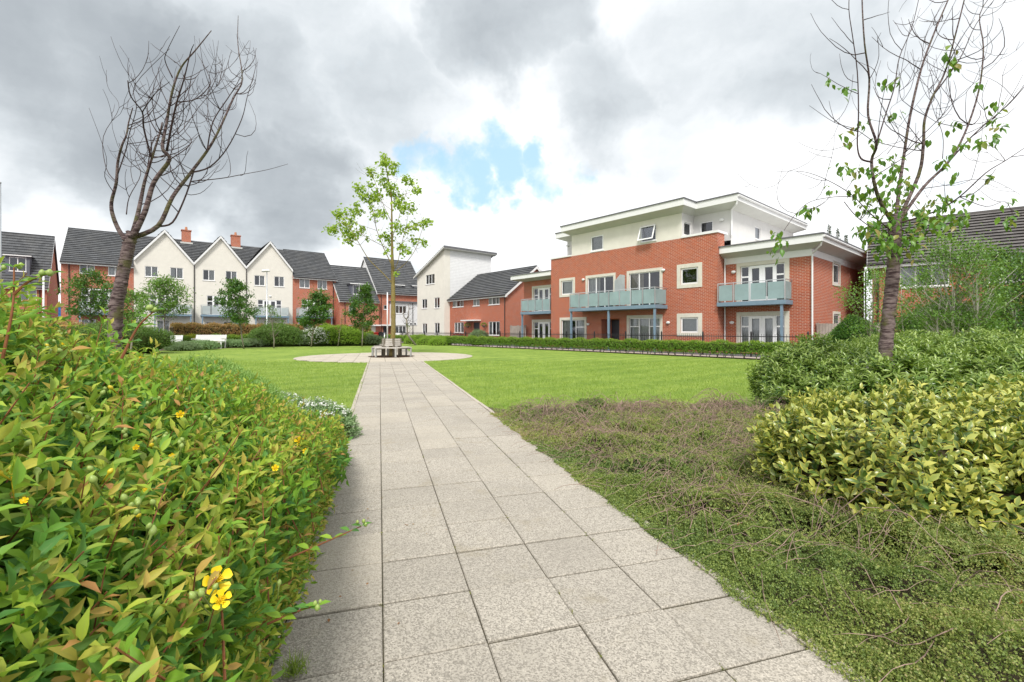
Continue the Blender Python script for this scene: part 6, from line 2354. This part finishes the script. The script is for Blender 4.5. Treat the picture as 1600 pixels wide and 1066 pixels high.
def flowering_bush():
    c = np.array([-1.9, 1.8, 0])
    R = empty('flowering_bush', tuple(c), 0, 'big green and bronze bush with yellow flowers and round buds in the left foreground', 'bush')
    # top surface samples
    n = 9000
    Y = .25 + rng.random(n) ** 1.15 * 4.1
    s = -.05 + rng.random(n) ** 1.2 * 3.6
    X = PL - s - TH * Y
    ok = (X > -1.3 * Y - .55)
    X, Y, s = X[ok], Y[ok], s[ok]
    z = hyp_h(X, Y)
    ok = z > .08
    X, Y, s, z = X[ok], Y[ok], s[ok], z[ok]
    e = .03
    gx = (hyp_h(X + e, Y) - hyp_h(X - e, Y)) / (2 * e)
    gy = (hyp_h(X, Y + e) - hyp_h(X, Y - e)) / (2 * e)
    Nn = nrm(np.stack([-gx, -gy, np.ones_like(gx)], 1))
    P = np.stack([X, Y, z - .0 - .10 * rng.random(len(X)) ** 2 - .0], 1)
    # path side wall
    m = 2600
    Y2 = .3 + rng.random(m) * 3.8
    z2t = hyp_h(PL - .0 - TH * Y2 - .02, Y2)
    t = rng.random(m)
    z2 = .05 + (z2t - .02) * t
    bulge = -.06 + .045 * np.sin(PI * np.clip(t, 0, 1)) + .03 * wnoise(Y2 * 5, z2 * 6, .2) + .01
    s2 = -.02 - bulge + .10 * rng.random(m) ** 2
    X2 = PL - s2 - TH * Y2
    P2 = np.stack([X2, Y2, z2], 1)
    N2 = np.tile(np.array([cosP, TH * cosP, .35]), (m, 1))
    # far end wall
    m3 = 900
    s3 = rng.random(m3) * 3
    Y3 = 4.15 + .3 * rng.random(m3) + .12 * s3
    X3 = PL - s3 - TH * Y3
    z3 = .05 + .6 * rng.random(m3) * np.clip(hyp_h(X3, Y3 - .5), .1, 2)
    P3 = np.stack([X3, Y3, z3], 1); N3 = np.tile(np.array([0, .8, .6]), (m3, 1))
    P = np.concatenate([P, P2, P3]); Nn = np.concatenate([Nn, N2, N3])
    d = nrm(Nn * .8 + np.array([.12, -.05, .45]) + rng.normal(0, .36, P.shape))
    ln = .21
    P = P + np.where(rng.random(len(P)) < .16, rng.random(len(P)) * .10, 0)[:, None] * np.array([0, 0, 1.0])
    keepn = rng.random(len(P)) < .95
    P, Nn, d = P[keepn], Nn[keepn], d[keepn]
    base = P - d * ln * .75
    # deeper layer so that nothing shows through
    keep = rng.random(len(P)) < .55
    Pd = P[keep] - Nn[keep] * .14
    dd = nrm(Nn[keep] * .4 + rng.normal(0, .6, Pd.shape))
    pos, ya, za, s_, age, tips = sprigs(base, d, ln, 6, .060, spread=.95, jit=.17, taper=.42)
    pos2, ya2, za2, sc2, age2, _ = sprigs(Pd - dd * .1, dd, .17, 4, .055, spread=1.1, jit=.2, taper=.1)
    nb = len(base)
    tn = rng.random(nb)                         # one shade per shoot, leaves vary round it
    shoot_young = np.clip(rng.random(nb) * 1.25 - .1, 0, 1)
    k = len(pos) // nb
    tint = np.clip(np.tile(tn, k) * .6 + rng.random(len(pos)) * .4, 0, 1)
    age = np.clip(age * np.tile(.55 + .75 * shoot_young, k), 0, 1)
    A = np.concatenate([pos, pos2]) - c
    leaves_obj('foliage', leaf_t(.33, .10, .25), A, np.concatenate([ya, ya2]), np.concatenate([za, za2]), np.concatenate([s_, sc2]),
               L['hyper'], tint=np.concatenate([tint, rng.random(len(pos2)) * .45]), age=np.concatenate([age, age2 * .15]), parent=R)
    # shoots
    m_ = MB()
    idx = rng.choice(nb, size=2600, replace=False)
    for i in idx:
        a = Vector(base[i] - d[i] * .06 - c); b_ = Vector(tips[i] - c)
        m_.tube([a, (a + b_) / 2, b_], [.0026, .0020, .0012], 4)
    m_.build('stems', M['stem_red'], R)
    # solid hull well below the leaves, the bush's inner shade in its colour
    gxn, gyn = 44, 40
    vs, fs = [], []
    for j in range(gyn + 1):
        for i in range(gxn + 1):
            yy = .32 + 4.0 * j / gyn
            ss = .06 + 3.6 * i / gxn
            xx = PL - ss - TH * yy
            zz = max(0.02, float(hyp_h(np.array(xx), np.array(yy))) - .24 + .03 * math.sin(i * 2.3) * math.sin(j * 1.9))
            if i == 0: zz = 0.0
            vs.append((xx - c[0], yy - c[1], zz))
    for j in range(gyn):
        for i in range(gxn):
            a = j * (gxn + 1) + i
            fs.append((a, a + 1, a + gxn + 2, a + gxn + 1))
    me = bpy.data.meshes.new('shade_core'); me.from_pydata(vs, [], fs); me.materials.append(M['corebrown']); me.shade_smooth()
    o = bpy.data.objects.new('shade_core', me); COL.objects.link(o); o.parent = R
    # buds, one object each
    bmm = bmesh.new()
    bmesh.ops.create_uvsphere(bmm, u_segments=10, v_segments=8, radius=1)
    for v in bmm.verts:
        zz = v.co.z
        v.co = Vector((v.co.x * (1 - .25 * max(zz, 0)), v.co.y * (1 - .25 * max(zz, 0)), zz * 1.3 if zz > -.95 else -9.0))
    budme = bpy.data.meshes.new('bud'); bmm.to_mesh(budme); bmm.free(); budme.shade_smooth()
    bmat = plain('bud_green', (.27, .36, .09), .4, .4, .15, 60)
    bmat2 = plain('bud_yellow', (.62, .48, .03), .4, .4, .15, 60)
    budme.materials.append(bmat)
    budme3 = budme.copy()
    for v in budme3.vertices:
        if v.co.z < -1.4: v.co.z = -1.3
    budme2 = budme.copy(); budme2.materials.clear(); budme2.materials.append(bmat2)
    spots = [(385, 530), (371, 558), (402, 575), (70, 640), (135, 700), (755, 625), (720, 650), (810, 670), (580, 628), (385, 838), (415, 840), (390, 815), (685, 470), (805, 415), (450, 425), (920, 410),
             (1070, 265), (855, 220), (825, 230), (1200, 400), (1240, 390), (1185, 350), (680, 35), (712, 12), (230, 245), (200, 240), (280, 240), (215, 208), (290, 160), (185, 240), (990, 360), (1045, 400), (910, 555), (445, 830), (80, 840), (1520, 750)]
    spots = [(x * .35, 480 + y * .35) for x, y in spots]
    spots += [(520 * .375, 760 + 115 * .375), (552 * .375, 760 + 170 * .375), (605 * .375, 760 + 158 * .375), (625 * .375, 760 + 250 * .375), (865 * .375, 760 + 535 * .375), (820 * .375, 760 + 540 * .375), (1120 * .375, 760 + 460 * .375),
              (590 * .375, 760 + 225 * .375), (70 * .375, 760 + 38 * .375), (1210 * .375, 760 + 145 * .375), (1095 * .375, 760 + 735 * .375)]
    rnd = random.Random(3)
    used = []
    count = 0
    for (px, py) in spots:
        h = ray_surface(px, py)
        if h is None: continue
        for q in range(rnd.choice((1, 2, 3))):
            if count >= 88: break
            p = h + Vector((rnd.uniform(-.02, .02), rnd.uniform(-.02, .02), .025 + rnd.uniform(0, .02)))
            yel = rnd.random() < .14
            o = bpy.data.objects.new('flower_bud', budme2 if yel else budme)
            COL.objects.link(o); o.parent = R
            o.location = p - Vector(c)
            sz = rnd.uniform(.0042, .0068)
            o.scale = (sz, sz, sz)
            o.rotation_euler = (rnd.uniform(-.6, .6), rnd.uniform(-.6, .6), 0)
            count += 1
    # open flowers
    ym = plain('yellow_petals', (.80, .58, .015), .45, .3, .08, 60)
    def flower(p, size, nrm_, openk=1.0):
        V, Fc = [], []
        q = nrm_.to_track_quat('Z', 'Y')
        for k in range(5):
            a0 = 2 * PI * k / 5 + .3
            n0 = len(V)
            for (r, w, z) in ((.08, .05, 0), (.45, .42, .10), (.85, .50, .25), (1.05, .30, .30)):
                for sgn_ in ((-1, 0, 1)):
                    a = a0 + sgn_ * w
                    lift = z * (2 - openk) + (.04 if sgn_ else 0)
                    V.append(p + q @ Vector((math.cos(a) * r * openk * size, math.sin(a) * r * openk * size, lift * size)))
            for i in range(3):
                for j in range(2):
                    a = n0 + i * 3 + j
                    Fc.append((a, a + 1, a + 4, a + 3))
        me = bpy.data.meshes.new('flower'); me.from_pydata([tuple(v) for v in V], [], Fc); me.materials.append(ym); me.shade_smooth()
        o = bpy.data.objects.new('flower', me); COL.objects.link(o); o.parent = R
        m2 = MB()
        for k in range(26):
            a = k * 2.4; r = .26 * size * (k / 26) ** .5
            m2.tube([p, p + q @ Vector((math.cos(a) * r * 1.5, math.sin(a) * r * 1.5, size * .40))], [.0008, .0010], 3)
        m2.build('stamens', ym, o)
    for (px, py, sz, ok_) in ((338, 908, .027, .85), (345, 938, .022, .7), (282, 648, .018, .6), (467, 690, .026, .8), (478, 705, .020, .6), (213, 700, .014, .5), (270, 713, .014, .5), (37, 783, .010, .5), (227, 765, .012, .5),
                              (430, 732, .016, .6), (101, 538, .014, .5), (220, 559, .014, .5), (276, 588, .016, .6), (444, 651, .018, .6), (482, 860, .012, .6)):
        h = ray_surface(px, py)
        if h is None: continue
        dirn = (Vector((0, 0, H)) - h).normalized()
        h2 = h + dirn * .05
        flower(h2 - Vector(c), sz, (dirn + Vector((rnd.uniform(-.4, .6), 0, rnd.uniform(.1, .6)))).normalized(), ok_)
    # taller flowering shoots with buds standing above the mass (top left, side of the path)
    tall = [((4, 560), (20, 480), (22, 418), 1.0), ((22, 460), (45, 440), (75, 428), 1.0), ((190, 560), (215, 512), (240, 487), 1.1), ((452, 872), (520, 842), (565, 822), 1.38), ((418, 975), (466, 955), (497, 946), 1.12)]
    P_, Y_, Z_, S_ = [], [], [], []
    for a, m1, b_, Yd in tall:
        pts = smooth_path([at(*a, Yd) - Vector(c), at(*m1, Yd) - Vector(c), at(*b_, Yd) - Vector(c)], 4)
        ts = MB()
        ts.tube(pts, [.0032 - .0018 * i / (len(pts) - 1) for i in range(len(pts))], 6)
        ts.build('tall_stem', M['stem_red'], R)
        for i in range(2, len(pts), 2):
            for sg in (-1, 1):
                P_.append(tuple(pts[i])); Y_.append((sg * .9, rnd.uniform(-.5, .5), .35)); Z_.append((0, -.3, 1)); S_.append(.052 * (1 - .45 * i / len(pts)))
        for k in range(3):
            o = bpy.data.objects.new('flower_bud', budme3)
            COL.objects.link(o); o.parent = R
            o.location = pts[-1] + Vector((rnd.uniform(-.014, .014), rnd.uniform(-.01, .01), rnd.uniform(-.004, .014)))
            sz = rnd.uniform(.0045, .0065); o.scale = (sz, sz, sz)
    leaves_obj('stem_leaves', leaf_t(.40, .10, .2), np.array(P_), np.array(Y_), np.array(Z_), np.array(S_), L['hyper'], parent=R)


flowering_bush()


# ground cover on the right with its dead twigs
def ground_cover():
    def hh(X, Y):
        e = X - (PR - TH * Y)
        base = .035 + .12 * np.clip(e / .5, 0, 1) + .06 * np.clip((e - .5) / 1.2, 0, 1)
        far = np.clip((Y - 4.2) / 2.0, 0, 1)
        return base * (1 - .35 * far) + .085 * wnoise(X * 3.1, Y * 3.3, 1.0) * np.clip(e / .4, 0, 1) + .06 * wnoise(X * 8, Y * 8, .3) * np.clip(e / .3, 0, 1)
    n = 150000
    Y = .75 + (rng.random(n) ** 1.25) * 6.0
    e = rng.random(n) ** 1.35 * 6.2
    X = PR - .045 - TH * Y + e - .03 + .035 * wnoise(Y * 5, Y * 3, .1)
    ok = (X < 1.32 * Y + .5) & (Y < 6.65 + .15 * wnoise(X * 2, X, .3)) & ~((X > 4.0) & (Y > 4.6)) & ~((X > 2.3) & (Y > 2.75) & (Y < 3.4))
    X, Y = X[ok], Y[ok]
    # thin the cover where the dead patches are, far part
    dens = .70 + .5 * wnoise(X * 1.7 + 2, Y * 2.1, .6) - .18 * np.clip((Y - 3.4) / 2.5, 0, 1)
    dens = np.where(Y < 2.8, np.maximum(dens, .93), dens)
    k = rng.random(len(X)) < dens
    X, Y = X[k], Y[k]
    z = hh(X, Y)
    P = np.stack([X, Y, z - .03 * rng.random(len(X))], 1)
    d = nrm(np.stack([rng.normal(.25, .7, len(X)), rng.normal(0, .7, len(X)), rng.random(len(X)) * .55 + .05], 1))
    pos, ya, za, s_, age, tips = sprigs(P - d * .02, d, .058, 5, .0145, spread=1.0, jit=.25, taper=.25)
    far = .85 + .25 * np.clip((pos[:, 1] - 2), 0, 5)
    patch = .5 + .5 * wnoise(pos[:, 0] * 1.3, pos[:, 1] * 1.5, 2.0)
    patch2 = .5 + .5 * wnoise(pos[:, 0] * 4.3, pos[:, 1] * 4.1, 1.0)
    tint = np.clip(patch * .45 + patch2 * .25 + rng.random(len(pos)) * .42, 0, 1)
    leaves_obj('ground_cover', leaf_s(.62), pos, ya, za, s_ * far, L['coto'], tint=tint, age=age * np.clip(patch * 1.3, 0, 1), kind='stuff',
               label='low evergreen ground cover with tiny leaves beside the path', cat='ground cover')
    # longer feathery sprays standing above the mat, in clumps
    nc = 420
    cy = 1.2 + rng.random(nc) * 4.6
    cxx = PR - TH * cy + .35 + rng.random(nc) * 3.4
    rep = 22
    Y3 = np.repeat(cy, rep) + rng.normal(0, .09, nc * rep)
    X3 = np.repeat(cxx, rep) + rng.normal(0, .09, nc * rep)
    k3 = (X3 < 1.3 * Y3 + .4) & (X3 > PR - TH * Y3 + .1) & ~((X3 > 4.0) & (Y3 > 4.6)) & (Y3 < 6.4)
    X3, Y3 = X3[k3], Y3[k3]
    th_ = np.repeat(rng.random(nc) * 2 * PI, rep)[k3] + rng.normal(0, .6, len(X3))
    d3 = nrm(np.stack([np.cos(th_), np.sin(th_), .35 + .5 * rng.random(len(X3))], 1))
    P3 = np.stack([X3, Y3, hh(X3, Y3)], 1)
    po, ya3, za3, s3, ag3, _t = sprigs(P3, d3, .11, 9, .013, spread=1.0, jit=.2, taper=.35)
    tt = np.tile(np.repeat(rng.random(nc), rep)[k3], len(po) // len(X3))
    leaves_obj('ground_cover', leaf_s(.5), po, ya3, za3, s3 * (.85 + .2 * np.clip(po[:, 1] - 2, 0, 4)), L['coto'], tint=np.clip(.35 + tt * .4 + .2 * rng.random(len(po)), 0, .85), age=ag3, kind='stuff',
               label='feathery yellow green sprays rising from the ground cover', cat='ground cover')
    # arching dead twigs
    m = MB()
    r = random.Random(4)
    cnt = 0
    while cnt < 4200:
        y = r.uniform(1.3, 6.6); e_ = r.uniform(.05, 4.6)
        if r.random() > .10 + .90 * min(1, max(0, (y - 1.9) / 2.6)): continue
        x = PR - TH * y + e_
        if x > 1.25 * y + .3 or (x > 4.0 and y > 4.6): continue
        z = float(hh(np.array(x), np.array(y)))
        a = r.gauss(.4, .9) + (PI if r.random() < .5 else 0)
        ln = r.uniform(.12, .5)
        up = r.uniform(.02, .09) if r.random() < .88 else r.uniform(.10, .22)
        pts = []
        k = 7
        bend = r.uniform(-.9, .9)
        px_, py_ = x, y
        for i in range(k + 1):
            t = i / k
            zz = float(hh(np.array(px_), np.array(py_))) + up * math.sin(PI * t * .9) + r.uniform(-.008, .008) - .01
            pts.append((px_, py_, zz))
            px_ += math.cos(a + bend * t) * ln / k; py_ += math.sin(a + bend * t) * ln / k
        m.tube(pts, [r.uniform(.0011, .0028) * (1 - .5 * i / k) for i in range(k + 1)], 4)
        cnt += 1
    # bigger bare arches along the back edge by the lawn
    for cx_, cy_ in ((.42, 6.1), (.62, 6.35), (1.15, 5.9), (1.35, 6.2), (1.55, 6.05), (2.75, 6.1), (2.95, 6.3), (2.35, 5.6), (.9, 5.4), (2.1, 3.9), (1.95, 2.55)):
        for _ in range(13):
            a = r.uniform(0, 2 * PI); ln = r.uniform(.25, .6); up = r.uniform(.08, .26) * (1 if cy_ > 5 else .45)
            x, y = cx_ + r.gauss(0, .08), cy_ + r.gauss(0, .08)
            z = float(hh(np.array(x), np.array(y)))
            pts = [(x + math.cos(a) * ln * t, y + math.sin(a) * ln * t, z - .01 + up * math.sin(PI * t ** .8) + r.uniform(-.006, .006)) for t in [i / 8 for i in range(9)]]
            m.tube(pts, [r.uniform(.002, .0045) * (1 - .6 * i / 8) for i in range(9)], 5)
    m.tube([(1.62, 5.75, .0), (1.63, 5.75, .2), (1.61, 5.74, .36)], [.014, .012, .011], 6)
    m.tube([(1.55, 5.75, .33), (1.72, 5.75, .345)], [.008, .006], 6)
    m.build('dead_twigs', M['twig_dead'], None, kind='stuff', label='tangle of bare brown twigs arching over the ground cover', cat='twigs')
    # fallen leaves
    q = 90
    Yl = 1.6 + rng.random(q) * 4.0; Xl = PR - TH * Yl + rng.random(q) * 2.6
    zl = hh(Xl, Yl) + .012
    fl = leafmat('fallen_leaf', [(.36, .13, .04), (.22, .08, .03), (.40, .24, .12)])
    leaves_obj('fallen_leaves', leaf_t(.5, .1, .2), np.stack([Xl, Yl, zl], 1), rand_unit(q) * np.array([1, 1, .3]), rand_unit(q) * .4 + np.array([0, 0, 1.]), .02 + .018 * rng.random(q), fl, kind='stuff', label='scattered dry leaves on the ground cover', cat='fallen leaves')
    # moss and weeds in the joints, grains and leaf bits on the path
    q = 42
    pts, Yd, Zd, Ss = [], [], [], []
    rr = random.Random(8)
    for _ in range(q):
        i, j = rr.randrange(1, 5), rr.randrange(1, 14)
        p = pathpt(B0 + i * WS, q0 + j * LS + (rr.gauss(0, .02) if rr.random() < .6 else rr.uniform(0, LS)))
        for _k in range(rr.randrange(6, 26)):
            pts.append((p.x + rr.gauss(0, .006), p.y + rr.gauss(0, .016), .018)); Yd.append((rr.gauss(0, 1), rr.gauss(0, 1), .6)); Zd.append((rr.gauss(0, .5), rr.gauss(0, .5), 1)); Ss.append(rr.uniform(.004, .011))
    mossm = leafmat('moss_leaf', [(.14, .17, .03), (.22, .24, .05), (.20, .14, .04)])
    leaves_obj('joint_moss', leaf_s(.6), np.array(pts), np.array(Yd), np.array(Zd), np.array(Ss), mossm, kind='stuff', label='small tufts of moss in the paving joints', cat='moss')
    q = 26
    Yl = 1.5 + rng.random(q) * 3; Xl = PL - TH * Yl + .08 + rng.random(q) ** 2 * .9
    leaves_obj('path_litter', leaf_t(.5, .06, .1), np.stack([Xl, Yl, np.full(q, .025)], 1), rand_unit(q) * np.array([1, 1, .05]), np.tile([0., 0, 1], (q, 1)) + rng.normal(0, .1, (q, 3)), .010 + .014 * rng.random(q), fl, kind='stuff', label='dry leaf scraps lying on the paving slabs', cat='leaf litter')


ground_cover()


# grass: blades on the nearer lawn, a tuft by the path
def grass():
    n = 150000
    Y = 5.2 + rng.random(n) ** 1.3 * 13
    X = -1.15 * Y + rng.random(n) * 2.2 * Y
    e = X + TH * Y
    onp = (e > PL - .03 - .0) & (e < PR + .03)
    inpl = np.hypot(X - CC.x, Y - CC.y) < 4.0
    bedr = (e > PR) & (Y < 6.7 + .10 * wnoise(X * 2, X, .3))
    bedl = (e < PL) & (Y < 5.6 + np.maximum(0, -2.3 - X) * 1.0)
    olea = (X > 3.85) & (Y < 8.2 + (X - 4) * .6)
    vv = (X - A_o.x) * A_ey.x + (Y - A_o.y) * A_ey.y
    ok = ~(onp | inpl | bedr | bedl | olea) & (vv < -4.1)
    X, Y = X[ok], Y[ok]
    P = np.stack([X, Y, np.full(len(X), .004)], 1)
    yd = np.stack([rng.normal(0, .45, len(X)), rng.normal(0, .45, len(X)), np.ones(len(X))], 1)
    patch = .5 + .5 * wnoise(X * .9, Y * .8, 3.0)
    tint = np.clip(.3 * patch + .7 * rng.random(len(X)), 0, 1)
    leaves_obj('grass', blade_t(.16), P, yd, rand_unit(len(X)), .028 + .022 * rng.random(len(X)) + .0012 * Y, L['grass'], tint=tint, kind='stuff', label='short mown grass blades of the lawn', cat='grass')
    g = gnd(462, 1062)
    q = 160
    P = np.stack([g.x + rng.normal(0, .018, q), g.y + rng.normal(0, .018, q) , np.full(q, .03)], 1)
    yd = np.stack([rng.normal(0, .6, q), rng.normal(0, .6, q), np.ones(q)], 1)
    leaves_obj('grass_tuft', blade_t(.05), P, yd, rand_unit(q), .035 + .04 * rng.random(q), L['grass'], label='small tuft of bright grass at the near left corner of the path', cat='grass tuft')


grass()
print('objects', len(bpy.data.objects), 'polys', sum(len(m.polygons) for m in bpy.data.meshes))
